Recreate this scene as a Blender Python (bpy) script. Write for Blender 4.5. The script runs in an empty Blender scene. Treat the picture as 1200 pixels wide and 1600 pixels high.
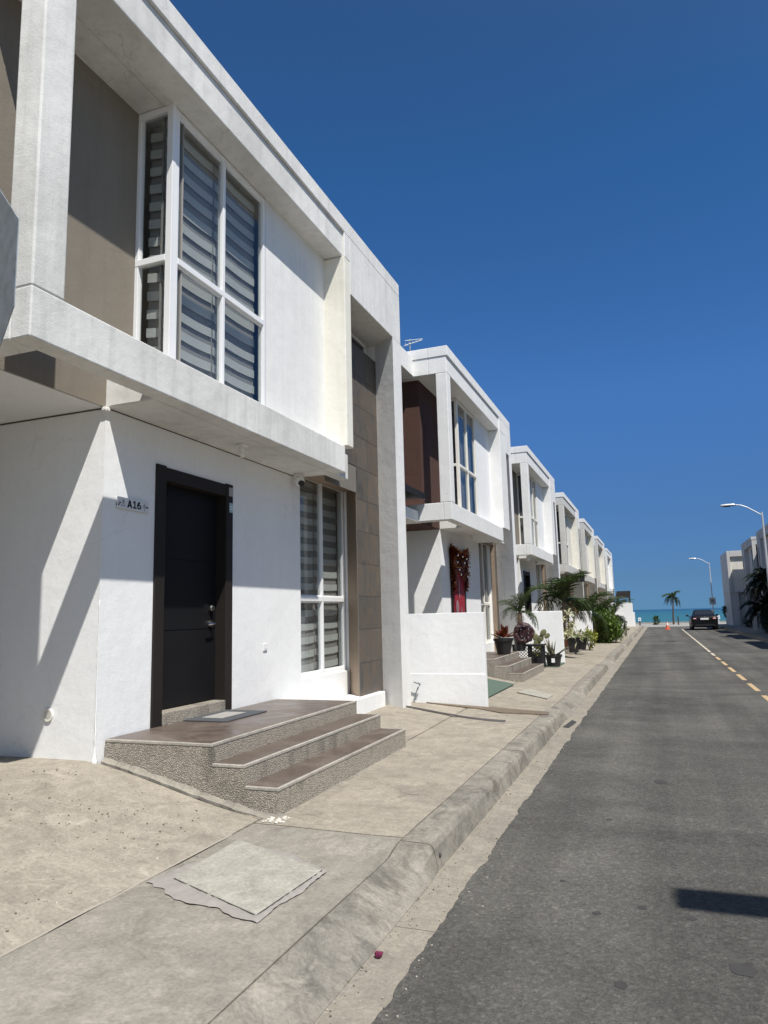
import bpy, bmesh, math, random
from mathutils import Vector, Matrix, noise as mnoise
random.seed(7)
R_ = math.radians
sc = bpy.context.scene
COL = sc.collection

# ------------------------------------------------------------------ camera
cam_d = bpy.data.cameras.new("camera")
cam = bpy.data.objects.new("camera", cam_d)
COL.objects.link(cam)
_d = Vector((430., 152., 1110.)).normalized()
_p2 = Vector((430. - 1000., 152. + 25.5, 1110.))
_n = _d.cross(_p2).normalized()
if _n.y > 0: _n = -_n
_r = _d.cross(_n)
if _r.x < 0: _r = -_r
_rows = (_r, _d, _n)                       # world X, Y, Z axes in lens space
_cx = Vector([q.x for q in _rows]); _cy = Vector([q.y for q in _rows]); _cz = Vector([q.z for q in _rows])
M = Matrix.Identity(4)
for i in range(3):
    M[i][0] = _cx[i]; M[i][1] = -_cy[i]; M[i][2] = -_cz[i]; M[i][3] = (0, 0, 1.5)[i]
cam.matrix_world = M
cam_d.sensor_fit = 'VERTICAL'
cam_d.sensor_height = 36
cam_d.sensor_width = 27
cam_d.lens = 1110 / 1600 * 36
cam_d.clip_start = 0.05
cam_d.clip_end = 60000
sc.camera = cam

# ------------------------------------------------------------------ world, sun, exposure
SUN = Vector((1.0, -0.885, 2.2)).normalized()          # towards the sun
w = bpy.data.worlds.new("World"); sc.world = w; w.use_nodes = True
nt = w.node_tree; nt.nodes.clear()
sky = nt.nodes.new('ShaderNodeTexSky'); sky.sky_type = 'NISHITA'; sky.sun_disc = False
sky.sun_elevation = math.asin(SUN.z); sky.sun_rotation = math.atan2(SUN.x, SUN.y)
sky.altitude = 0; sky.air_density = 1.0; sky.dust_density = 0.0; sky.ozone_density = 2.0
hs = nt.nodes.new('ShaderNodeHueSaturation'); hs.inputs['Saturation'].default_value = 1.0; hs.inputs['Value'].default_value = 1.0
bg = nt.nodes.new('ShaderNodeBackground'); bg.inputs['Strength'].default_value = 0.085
wo = nt.nodes.new('ShaderNodeOutputWorld')
# deep clear tropical blue: tone the sky by height above the horizon, but not close to the sun
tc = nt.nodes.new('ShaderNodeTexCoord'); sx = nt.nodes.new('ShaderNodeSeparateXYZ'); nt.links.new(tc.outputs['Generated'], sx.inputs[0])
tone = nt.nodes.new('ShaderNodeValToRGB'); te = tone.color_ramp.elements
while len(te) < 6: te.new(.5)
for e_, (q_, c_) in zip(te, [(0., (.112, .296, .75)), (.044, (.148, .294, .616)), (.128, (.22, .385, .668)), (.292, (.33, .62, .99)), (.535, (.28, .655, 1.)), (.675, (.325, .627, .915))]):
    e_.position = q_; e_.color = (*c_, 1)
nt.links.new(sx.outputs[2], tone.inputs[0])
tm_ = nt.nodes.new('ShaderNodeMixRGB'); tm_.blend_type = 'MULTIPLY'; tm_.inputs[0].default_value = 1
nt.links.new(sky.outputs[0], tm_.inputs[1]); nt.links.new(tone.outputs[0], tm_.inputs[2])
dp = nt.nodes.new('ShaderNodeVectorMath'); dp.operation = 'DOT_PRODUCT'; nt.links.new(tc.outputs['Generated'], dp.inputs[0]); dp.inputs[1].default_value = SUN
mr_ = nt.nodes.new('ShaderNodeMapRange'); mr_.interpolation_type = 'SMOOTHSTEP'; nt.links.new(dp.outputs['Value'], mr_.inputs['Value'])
mr_.inputs['From Min'].default_value = .22; mr_.inputs['From Max'].default_value = .80; mr_.inputs['To Min'].default_value = 1; mr_.inputs['To Max'].default_value = 0  # toning fades out around the unseen sun, added fill to lift the shade
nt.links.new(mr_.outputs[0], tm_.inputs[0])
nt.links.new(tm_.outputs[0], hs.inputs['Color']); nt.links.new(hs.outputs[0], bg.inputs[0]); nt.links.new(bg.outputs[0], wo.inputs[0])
sd = bpy.data.lights.new("sun", 'SUN'); sd.energy = 4.8; sd.angle = R_(0.53); sd.color = (1.0, 0.965, 0.90)
sun = bpy.data.objects.new("sun", sd); COL.objects.link(sun)
sun.rotation_euler = (-SUN).to_track_quat('-Z', 'Y').to_euler()
sun.location = (10, -10, 30)
vs = sc.view_settings
sc.display_settings.display_device = 'sRGB'
vs.view_transform = 'Standard'; vs.look = 'None'; vs.gamma = 1; vs.use_curve_mapping = False
vs.exposure = 0.30
sc.cycles.max_bounces = 8
sc.cycles.transparent_max_bounces = 24

# ------------------------------------------------------------------ materials
MATS = {}
def base_mat(name):
    m = bpy.data.materials.new(name); m.use_nodes = True
    n = m.node_tree; b = n.nodes['Principled BSDF']
    MATS[name] = m
    return m, n, b
def N(n, t, **kw):
    x = n.nodes.new(t)
    for k, v in kw.items(): setattr(x, k, v)
    return x
def pos_in(n, scale=(1, 1, 1)):
    g = N(n, 'ShaderNodeNewGeometry'); mp = N(n, 'ShaderNodeMapping')
    mp.inputs['Scale'].default_value = scale
    n.links.new(g.outputs['Position'], mp.inputs['Vector'])
    return mp.outputs[0]
def noise(n, vec, scale, detail=4, rough=.6, dist=0):
    t = N(n, 'ShaderNodeTexNoise'); t.inputs['Scale'].default_value = scale; t.inputs['Detail'].default_value = detail
    t.inputs['Roughness'].default_value = rough; t.inputs['Distortion'].default_value = dist
    n.links.new(vec, t.inputs['Vector']); return t.outputs['Fac']
def ramp(n, fac, stops):
    r = N(n, 'ShaderNodeValToRGB'); e = r.color_ramp.elements
    while len(e) < len(stops): e.new(0.5)
    for i, (p, c) in enumerate(stops):
        e[i].position = p; e[i].color = (c, c, c, 1) if not isinstance(c, tuple) else (*c[:3], 1)
    n.links.new(fac, r.inputs[0]); return r.outputs[0]
def mix(n, fac, a, b, mode='MIX'):
    m = N(n, 'ShaderNodeMixRGB', blend_type=mode)
    for s, v in (('Fac', fac), ('Color1', a), ('Color2', b)):
        if hasattr(v, 'links'): n.links.new(v, m.inputs[s])
        elif isinstance(v, tuple): m.inputs[s].default_value = (*v[:3], 1)
        else: m.inputs[s].default_value = v
    return m.outputs[0]
def bump(n, b, h, strength=.3, dist=.01):
    x = N(n, 'ShaderNodeBump'); x.inputs['Strength'].default_value = strength; x.inputs['Distance'].default_value = dist
    n.links.new(h, x.inputs['Height']); n.links.new(x.outputs[0], b.inputs['Normal'])
def math_n(n, op, a, b=None):
    m = N(n, 'ShaderNodeMath', operation=op)
    for i, v in enumerate((a, b)):
        if v is None: continue
        if hasattr(v, 'links'): n.links.new(v, m.inputs[i])
        else: m.inputs[i].default_value = v
    return m.outputs[0]

def plain(name, col, rough=.6, metal=0, var=.12, scale=6, spec=.5, bmp=0, bscale=150):
    m, n, b = base_mat(name)
    p = pos_in(n)
    f = noise(n, p, scale, 5, .65)
    c = mix(n, f, tuple(max(0, q * (1 - var)) for q in col), tuple(min(1, q * (1 + var)) for q in col))
    n.links.new(c, b.inputs['Base Color'])
    b.inputs['Roughness'].default_value = rough; b.inputs['Metallic'].default_value = metal
    b.inputs['Specular IOR Level'].default_value = spec
    if bmp: bump(n, b, noise(n, p, bscale, 3, .6), bmp, .004)
    return m
def plaster(name, col, dirt, dirt_amt=.5, streak=.35, bmp=.35):
    """painted render: mottled patches, rain streaks, fine trowel relief"""
    m, n, b = base_mat(name)
    p = pos_in(n); pz = pos_in(n, (5, 5, .35))
    big = ramp(n, noise(n, p, 1.3, 6, .62, .4), [(.38, 0.), (.68, 1.)])
    st = ramp(n, noise(n, pz, 1.9, 7, .68, .3), [(.48, 0.), (.72, 1.)])
    fine = noise(n, p, 26, 5, .7)
    f1 = math_n(n, 'MULTIPLY', big, dirt_amt)
    c = mix(n, f1, col, dirt)
    f2 = math_n(n, 'MULTIPLY', st, streak)
    c = mix(n, f2, c, tuple(q * .82 for q in dirt))
    c = mix(n, .1, c, ramp(n, fine, [(.3, .55), (.7, 1.)]), 'MULTIPLY')
    sp_ = ramp(n, noise(n, p, 70, 3, .7), [(.26, .72), (.36, 1.)])
    c = mix(n, .6, c, sp_, 'MULTIPLY')
    cv = N(n, 'ShaderNodeTexVoronoi', feature='DISTANCE_TO_EDGE'); cv.inputs['Scale'].default_value = .9
    cd_ = N(n, 'ShaderNodeTexNoise'); cd_.inputs['Scale'].default_value = 1.7; cd_.inputs['Detail'].default_value = 7; n.links.new(p, cd_.inputs['Vector'])
    cs_ = N(n, 'ShaderNodeVectorMath', operation='SCALE'); cs_.inputs['Scale'].default_value = .9; n.links.new(cd_.outputs['Color'], cs_.inputs[0])
    ca_ = N(n, 'ShaderNodeVectorMath', operation='ADD'); n.links.new(p, ca_.inputs[0]); n.links.new(cs_.outputs[0], ca_.inputs[1]); n.links.new(ca_.outputs[0], cv.inputs['Vector'])
    ck = math_n(n, 'MULTIPLY', ramp(n, cv.outputs['Distance'], [(0., 1.), (.006, 0.)]), ramp(n, noise(n, p, .9, 2, .5), [(.52, 0.), (.58, 1.)]))
    c = mix(n, math_n(n, 'MULTIPLY', ck, .45 * dirt_amt), c, tuple(q * .45 for q in dirt))
    n.links.new(c, b.inputs['Base Color'])
    b.inputs['Roughness'].default_value = .85; b.inputs['Specular IOR Level'].default_value = .25
    h = math_n(n, 'ADD', math_n(n, 'MULTIPLY', noise(n, p, 4.5, 4, .55), 1.6), math_n(n, 'MULTIPLY', noise(n, p, 130, 3, .6), .35))
    bump(n, b, h, bmp, .012)
    return m

plaster("plaster_white", (.84, .84, .835), (.74, .74, .73), .35, .12, .4)
plaster("plaster_grey", (.77, .76, .725), (.58, .573, .545), .9, .5, .5)
plaster("plaster_band", (.76, .75, .72), (.60, .595, .57), .6, .45, .4)
plaster("plaster_cream", (.78, .76, .69), (.73, .69, .57), .7, .4, .4)
plaster("plaster_bright", (.79, .785, .765), (.68, .675, .66), .5, .25, .4)
plaster("plaster_old", (.77, .74, .66), (.64, .62, .55), .6, .5, .4)
plaster("plaster_oldgrey", (.62, .605, .57), (.50, .49, .465), .6, .5, .4)
plaster("plaster_taupe", (.235, .205, .165), (.19, .17, .14), .5, .3, .35)
plaster("plaster_brown", (.085, .044, .035), (.068, .037, .030), .5, .3, .35)
plaster("plaster_far", (.62, .60, .565), (.48, .47, .45), .6, .5, .4)

def concrete(name, a, bcol, dark, pit=.4, bmp=.5, cracks=False, stain=.45):
    m, n, b = base_mat(name)
    p = pos_in(n)
    big = ramp(n, noise(n, p, 1.1, 8, .7, .9), [(.40, 0.), (.60, 1.)])
    mid = ramp(n, noise(n, p, 5.5, 7, .7, .5), [(.42, 0.), (.72, 1.)])
    fine = noise(n, p, 55, 5, .75)
    sweep = noise(n, pos_in(n, (22, 3, 5)), 1.6, 5, .6, .8)
    c = mix(n, big, a, bcol)
    c = mix(n, math_n(n, 'MULTIPLY', mid, .55), c, dark)
    c = mix(n, .42, c, ramp(n, fine, [(.28, .30), (.62, 1.12)]), 'MULTIPLY')
    c = mix(n, .35, c, ramp(n, noise(n, p, 14, 6, .8, .6), [(.3, .5), (.62, 1.1)]), 'MULTIPLY')
    c = mix(n, .22, c, ramp(n, sweep, [(.3, .55), (.7, 1.)]), 'MULTIPLY')
    stn = ramp(n, noise(n, p, 2.3, 9, .78, 1.4), [(.50, 0.), (.60, .6), (.72, 1.)])
    c = mix(n, math_n(n, 'MULTIPLY', stn, stain), c, tuple(q * .55 for q in dark))
    pal = ramp(n, noise(n, p, 3.1, 8, .75, 1.0), [(.56, 0.), (.68, 1.)])
    c = mix(n, math_n(n, 'MULTIPLY', pal, .35), c, tuple(min(1., q * 1.35) for q in a))
    vor = N(n, 'ShaderNodeTexVoronoi'); vor.inputs['Scale'].default_value = 26; vor.inputs['Randomness'].default_value = 1
    n.links.new(p, vor.inputs['Vector'])
    pits = ramp(n, vor.outputs['Distance'], [(.07, 0.), (.15, 1.)])
    gate = ramp(n, noise(n, p, 7, 4, .6), [(.52, 0.), (.6, 1.)])
    pf = math_n(n, 'MULTIPLY', math_n(n, 'MULTIPLY', math_n(n, 'SUBTRACT', 1., pits), gate), pit)
    c = mix(n, pf, c, (.07, .06, .05))
    if cracks:
        wv = N(n, 'ShaderNodeTexVoronoi', feature='DISTANCE_TO_EDGE'); wv.inputs['Scale'].default_value = .8
        wp = N(n, 'ShaderNodeVectorMath', operation='ADD')
        dn = N(n, 'ShaderNodeTexNoise'); dn.inputs['Scale'].default_value = 2.2; dn.inputs['Detail'].default_value = 6
        n.links.new(p, dn.inputs['Vector']); n.links.new(p, wp.inputs[0])
        sc_ = N(n, 'ShaderNodeVectorMath', operation='SCALE'); sc_.inputs['Scale'].default_value = .7
        n.links.new(dn.outputs['Color'], sc_.inputs[0]); n.links.new(sc_.outputs[0], wp.inputs[1])
        n.links.new(wp.outputs[0], wv.inputs['Vector'])
        ck = ramp(n, wv.outputs['Distance'], [(.0, 1.), (.007, 0.)])
        ck = math_n(n, 'MULTIPLY', ck, ramp(n, noise(n, p, 1.1, 3, .5), [(.5, 0.), (.56, 1.)]))
        c = mix(n, math_n(n, 'MULTIPLY', ck, .55), c, (.09, .08, .065))
    n.links.new(c, b.inputs['Base Color'])
    b.inputs['Roughness'].default_value = .88; b.inputs['Specular IOR Level'].default_value = .2
    h = math_n(n, 'ADD', math_n(n, 'MULTIPLY', mid, .5), math_n(n, 'ADD', math_n(n, 'MULTIPLY', fine, .45), math_n(n, 'MULTIPLY', pits, .4 * pit)))
    bump(n, b, h, bmp, .008)
    return m
concrete("concrete_walk", (.36, .33, .277), (.308, .284, .24), (.215, .198, .168), .35, .5, True)
concrete("concrete_walk_b", (.415, .366, .294), (.345, .308, .25), (.235, .209, .17), .3, .5, True)
concrete("concrete_drive", (.42, .375, .307), (.36, .322, .264), (.25, .221, .18), .75, .8)
concrete("concrete_kerb", (.36, .328, .275), (.275, .254, .217), (.115, .105, .088), .4, .7, False, .75)
concrete("concrete_gutter", (.36, .322, .262), (.31, .28, .23), (.22, .197, .162), .2, .4)
concrete("concrete_lid", (.45, .43, .368), (.40, .382, .326), (.30, .285, .242), .2, .45)
concrete("concrete_far", (.40, .38, .34), (.35, .335, .30), (.28, .265, .24), .2, .3)
plain("joint_dark", (.10, .085, .065), .95)
plain("mortar", (.37, .33, .27), .9, var=.25, scale=40, bmp=.6, bscale=60)

def asphalt():
    m, n, b = base_mat("asphalt")
    p = pos_in(n)
    ag = N(n, 'ShaderNodeTexVoronoi'); ag.inputs['Scale'].default_value = 70; n.links.new(p, ag.inputs['Vector'])
    sep = N(n, 'ShaderNodeSeparateColor'); n.links.new(ag.outputs['Color'], sep.inputs[0])
    f = noise(n, p, 120, 4, .8); f2 = noise(n, p, 34, 5, .75)
    big = ramp(n, noise(n, p, .45, 7, .65, .8), [(.36, 0.), (.66, 1.)])
    med = ramp(n, noise(n, p, 4.5, 7, .75, .8), [(.47, 0.), (.74, 1.)])
    patch = ramp(n, noise(n, p, 2.1, 5, .6, 1.2), [(.60, 0.), (.66, 1.)])
    spots = ramp(n, noise(n, p, 3.3, 4, .5, .3), [(.24, 1.), (.29, 0.)])
    lane = noise(n, pos_in(n, (1.3, .05, 1)), 1.4, 4, .5)
    cross = noise(n, pos_in(n, (.25, 1.4, 1)), 1.2, 5, .6)
    c = mix(n, big, (.064, .0615, .055), (.118, .112, .098))
    c = mix(n, math_n(n, 'MULTIPLY', med, .5), c, (.122, .115, .104))
    c = mix(n, math_n(n, 'MULTIPLY', patch, .28), c, (.135, .128, .115))
    c = mix(n, math_n(n, 'MULTIPLY', spots, .5), c, (.040, .038, .036))
    c = mix(n, .5, c, ramp(n, f, [(.32, .35), (.5, 1.), (.7, 1.7)]), 'MULTIPLY')
    c = mix(n, .55, c, ramp(n, f2, [(.32, .45), (.68, 1.6)]), 'MULTIPLY')
    c = mix(n, .5, c, ramp(n, sep.outputs[0], [(.0, .8), (.8, 1.), (.92, 1.35), (1., 1.7)]), 'MULTIPLY')
    c = mix(n, .6, c, ramp(n, lane, [(.35, .62), (.65, 1.25)]), 'MULTIPLY')
    c = mix(n, .35, c, ramp(n, cross, [(.35, .7), (.65, 1.25)]), 'MULTIPLY')
    n.links.new(c, b.inputs['Base Color'])
    b.inputs['Roughness'].default_value = .85; b.inputs['Specular IOR Level'].default_value = .3
    bump(n, b, math_n(n, 'ADD', f, math_n(n, 'MULTIPLY', ag.outputs['Distance'], .7)), .8, .006)
asphalt()
def pebble_dash(name, lo, hi):
    m, n, b = base_mat(name)
    p = pos_in(n)
    v = N(n, 'ShaderNodeTexVoronoi'); v.inputs['Scale'].default_value = 96; n.links.new(p, v.inputs['Vector'])
    sep = N(n, 'ShaderNodeSeparateColor'); n.links.new(v.outputs['Color'], sep.inputs[0])
    c = ramp(n, sep.outputs[0], [(0., tuple(q * .72 for q in lo)), (.3, lo), (.7, hi), (1., tuple(min(1, q * 1.18) for q in hi))])
    c = mix(n, ramp(n, v.outputs['Distance'], [(.35, 0.), (.62, .55)]), c, (.15, .13, .105))
    st = ramp(n, noise(n, pos_in(n, (2.2, 2.2, 1.1)), 1.7, 5, .6, .4), [(.52, 0.), (.70, 1.)])
    c = mix(n, math_n(n, 'MULTIPLY', st, .6), c, (.085, .078, .066))
    n.links.new(c, b.inputs['Base Color']); b.inputs['Roughness'].default_value = .8
    bump(n, b, ramp(n, v.outputs['Distance'], [(.1, 1.), (.6, 0.)]), .9, .006)
pebble_dash("pebble_dash", (.36, .325, .268), (.47, .42, .345))
concrete("nosing_white", (.50, .46, .40), (.44, .41, .36), (.34, .31, .27), .2, .5)
m, n_, b_ = base_mat("tread_tile"); p_ = pos_in(n_)
dst = ramp(n_, noise(n_, p_, 2.6, 8, .72, .8), [(.42, 0.), (.70, 1.)])
c_ = mix(n_, math_n(n_, 'MULTIPLY', dst, .5), mix(n_, noise(n_, p_, 9, 5, .7), (.082, .060, .049), (.112, .082, .067)), (.24, .205, .17))
n_.links.new(c_, b_.inputs['Base Color']); n_.links.new(math_n(n_, 'ADD', .30, math_n(n_, 'MULTIPLY', dst, .35)), b_.inputs['Roughness'])
def slate(name, tint):
    m, n, b = base_mat(name)
    p = pos_in(n, (1.6, 1.6, .9)); oi = N(n, 'ShaderNodeObjectInfo')
    add = N(n, 'ShaderNodeVectorMath', operation='ADD'); comb = N(n, 'ShaderNodeCombineXYZ')
    k = math_n(n, 'MULTIPLY', oi.outputs['Random'], 37.)
    n.links.new(k, comb.inputs[0]); n.links.new(k, comb.inputs[2]); n.links.new(p, add.inputs[0]); n.links.new(comb.outputs[0], add.inputs[1])
    f = noise(n, add.outputs[0], 2.4, 7, .65, 1.4)
    c = ramp(n, f, [(.3, tuple(q * x for q, x in zip(tint, (.62, .68, .75)))), (.46, tint), (.58, tuple(q * x for q, x in zip(tint, (1.25, 1.08, .92)))), (.72, tuple(q * x for q, x in zip(tint, (1.35, 1.38, 1.4))))])
    c = mix(n, .3, c, ramp(n, oi.outputs['Random'], [(0, .6), (1, 1.25)]), 'MULTIPLY')
    n.links.new(c, b.inputs['Base Color']); b.inputs['Roughness'].default_value = .6
    bump(n, b, f, .35, .01)
slate("slate_tile", (.098, .087, .076))
plain("tile_side", (.33, .25, .185), .7, var=.15, scale=4)
plain("grout", (.17, .155, .135), .9)
plain("frame_white", (.80, .80, .80), .35, var=.04)
plain("frame_cream", (.80, .77, .70), .4, var=.05)
plain("door_black", (.008, .008, .009), .55, var=.3, scale=3, spec=.2)
plain("door_frame_brown", (.020, .016, .014), .55, var=.25, scale=3, spec=.25)
plain("steel", (.62, .60, .56), .28, metal=1, var=.05)
plain("galvanised", (.30, .335, .36), .5, metal=.6, var=.45, scale=16)
plain("blind_light", (.60, .59, .56), .9, var=.08)
plain("blind_dark", (.34, .32, .30), .9, var=.12)
plain("curtain_grey", (.20, .20, .20), .9, var=.25, scale=9)
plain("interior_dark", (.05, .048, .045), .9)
plain("rubber_black", (.015, .015, .016), .6, var=.3)
plain("hose_grey", (.085, .08, .078), .6, var=.3)
plain("white_plastic", (.78, .77, .74), .4, var=.05)
plain("mat_grey", (.07, .075, .082), .95, var=.3, scale=60, bmp=.5, bscale=300)
plain("mat_pale", (.33, .31, .29), .95, var=.2, scale=20, bmp=.4, bscale=300)
plain("plate_clear", (.70, .70, .71), .18, var=.03)
plain("ink_black", (.01, .01, .012), .5)
plain("ink_grey", (.14, .16, .18), .5)
plain("sticker_blue", (.30, .44, .50), .5)
plain("sticker_grey", (.34, .32, .31), .5)
plain("yellow_paint", (.46, .33, .18), .8, var=.35, scale=25, bmp=.3, bscale=150)
plain("pale_paint", (.52, .46, .36), .8, var=.3, scale=18)
plain("plastic_sheet", (.30, .275, .25), .6, var=.25, scale=12, bmp=.4, bscale=30)
plain("terracotta", (.30, .12, .07), .8, var=.2)
plain("pot_black", (.016, .016, .017), .45, var=.3)
plain("soil", (.06, .042, .03), .95, var=.4, scale=60)
plain("turf_green", (.085, .125, .095), .95, var=.25, scale=60, bmp=.5, bscale=250)
plain("ramp_edge_brown", (.15, .115, .08), .85, var=.35, scale=10, bmp=.3, bscale=60)
plain("pergola_dark", (.03, .024, .022), .6, var=.2)
plain("lamp_post", (.58, .60, .62), .4, metal=.3, var=.08)
plain("lamp_dark", (.05, .05, .055), .5)
plain("cone_orange", (.62, .13, .07), .5, var=.1)
plain("cone_white", (.75, .74, .72), .5)
plain("car_black", (.007, .007, .008), .3, var=.1, spec=.3)
plain("car_trim", (.02, .02, .022), .5)
plain("car_glass", (.018, .022, .026), .06, var=.1, spec=.8)
plain("tyre", (.018, .018, .018), .85)
plain("chrome", (.75, .75, .76), .15, metal=1)
plain("tail_red", (.55, .10, .09), .15, var=.05)
plain("tail_white", (.80, .66, .66), .12, var=.05)
plain("plate_white", (.75, .75, .73), .4)
plain("petal", (.14, .012, .05), .7, var=.3)
plain("stain_oil", (.045, .043, .040), .75, var=.3, scale=20)
plain("stain_pale", (.21, .195, .17), .85, var=.3, scale=20)
plain("pebble_dark", (.13, .105, .08), .9, var=.5, scale=30)
plain("pebble_pale", (.55, .52, .46), .9, var=.2)
plain("banner_red", (.30, .015, .03), .6, var=.35, scale=5)
plain("banner_pink", (.30, .16, .18), .6, var=.25, scale=7)
plain("tinsel_red", (.20, .02, .012), .35, metal=.5, var=.6, scale=30)
plain("tinsel_gold", (.40, .16, .03), .3, metal=.7, var=.5, scale=30)
plain("bauble_silver", (.8, .8, .78), .15, metal=1)
plain("wreath_dark", (.035, .009, .012), .6, var=.5, scale=25)
plain("rope_rust", (.22, .12, .06), .9)
plain("sign_face", (.60, .57, .52), .5, var=.1)
plain("sign_white", (.78, .80, .82), .5)
plain("sign_blue", (.30, .42, .55), .5)
plain("bark", (.16, .125, .09), .9, var=.35, scale=18, bmp=.7, bscale=40)
plain("bark_dark", (.085, .06, .045), .9, var=.35, scale=18, bmp=.7, bscale=40)

def leafmat(name, col, var=.45, trans=.35, rough=.5, tip=None):
    m, n, b = base_mat(name)
    p = pos_in(n)
    f = noise(n, p, 9, 4, .7)
    a = tuple(q * (1 - var) for q in col); c2 = tip or tuple(min(1, q * (1 + var)) for q in col)
    c = mix(n, ramp(n, f, [(.35, 0.), (.65, 1.)]), a, c2)
    n.links.new(c, b.inputs['Base Color']); b.inputs['Roughness'].default_value = rough
    tr = N(n, 'ShaderNodeBsdfTranslucent'); n.links.new(c, tr.inputs[0])
    mx = N(n, 'ShaderNodeMixShader'); mx.inputs[0].default_value = trans
    out = n.nodes['Material Output']
    n.links.new(b.outputs[0], mx.inputs[1]); n.links.new(tr.outputs[0], mx.inputs[2]); n.links.new(mx.outputs[0], out.inputs[0])
leafmat("leaf_palm", (.075, .11, .035), .5)
leafmat("leaf_palm_dark", (.060, .092, .028), .6)
leafmat("leaf_dry", (.20, .14, .07), .35)
leafmat("leaf_bright", (.10, .16, .025), .5)
leafmat("leaf_shrub", (.045, .085, .016), .6)
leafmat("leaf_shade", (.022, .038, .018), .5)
leafmat("leaf_red", (.14, .022, .018), .6, .3, .45, (.22, .06, .02))
leafmat("leaf_cream", (.50, .48, .22), .35, .3, .45, (.70, .68, .48))
leafmat("leaf_yellow", (.26, .28, .03), .5)
leafmat("leaf_aloe", (.10, .12, .055), .35, .15, .5, (.24, .20, .12))
leafmat("leaf_cactus", (.11, .14, .055), .3, .1, .6, (.20, .18, .09))

def glass():
    m, n, b = base_mat("glass")
    n.nodes.remove(b)
    tr = N(n, 'ShaderNodeBsdfTransparent'); tr.inputs[0].default_value = (.88, .90, .90, 1)
    gl = N(n, 'ShaderNodeBsdfGlossy'); gl.inputs['Roughness'].default_value = .015
    lw = N(n, 'ShaderNodeLayerWeight'); lw.inputs['Blend'].default_value = .5
    fr = math_n(n, 'ADD', .045, math_n(n, 'MULTIPLY', math_n(n, 'POWER', lw.outputs['Facing'], 4.), .52))
    bp = N(n, 'ShaderNodeBump'); bp.inputs['Strength'].default_value = .06; bp.inputs['Distance'].default_value = .02
    n.links.new(noise(n, pos_in(n), 2.2, 1, .4), bp.inputs['Height']); n.links.new(bp.outputs[0], gl.inputs['Normal'])
    mx = N(n, 'ShaderNodeMixShader')
    n.links.new(fr, mx.inputs[0]); n.links.new(tr.outputs[0], mx.inputs[1]); n.links.new(gl.outputs[0], mx.inputs[2])
    n.links.new(mx.outputs[0], n.nodes['Material Output'].inputs[0])
glass()
def sea_mat():
    m, n, b = base_mat("sea_water")
    g = N(n, 'ShaderNodeNewGeometry'); sp = N(n, 'ShaderNodeSeparateXYZ'); n.links.new(g.outputs['Position'], sp.inputs[0])
    d = math_n(n, 'DIVIDE', sp.outputs[1], 1500.)
    streak = noise(n, pos_in(n, (.004, .02, 1)), 1.0, 6, .65, .5)
    c = ramp(n, math_n(n, 'ADD', d, math_n(n, 'MULTIPLY', math_n(n, 'SUBTRACT', streak, .5), .35)),
             [(.03, (.040, .150, .165)), (.25, (.030, .120, .155)), (.7, (.022, .092, .145)), (1., (.020, .080, .14))])
    n.links.new(c, b.inputs['Base Color']); b.inputs['Roughness'].default_value = .32; b.inputs['IOR'].default_value = 1.33
    b.inputs['Specular IOR Level'].default_value = .25
    bump(n, b, math_n(n, 'ADD', noise(n, pos_in(n, (.35, 1.2, 1)), .9, 6, .7, .3), noise(n, pos_in(n, (.05, .3, 1)), .6, 4, .6)), .8, .5)
sea_mat()

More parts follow.
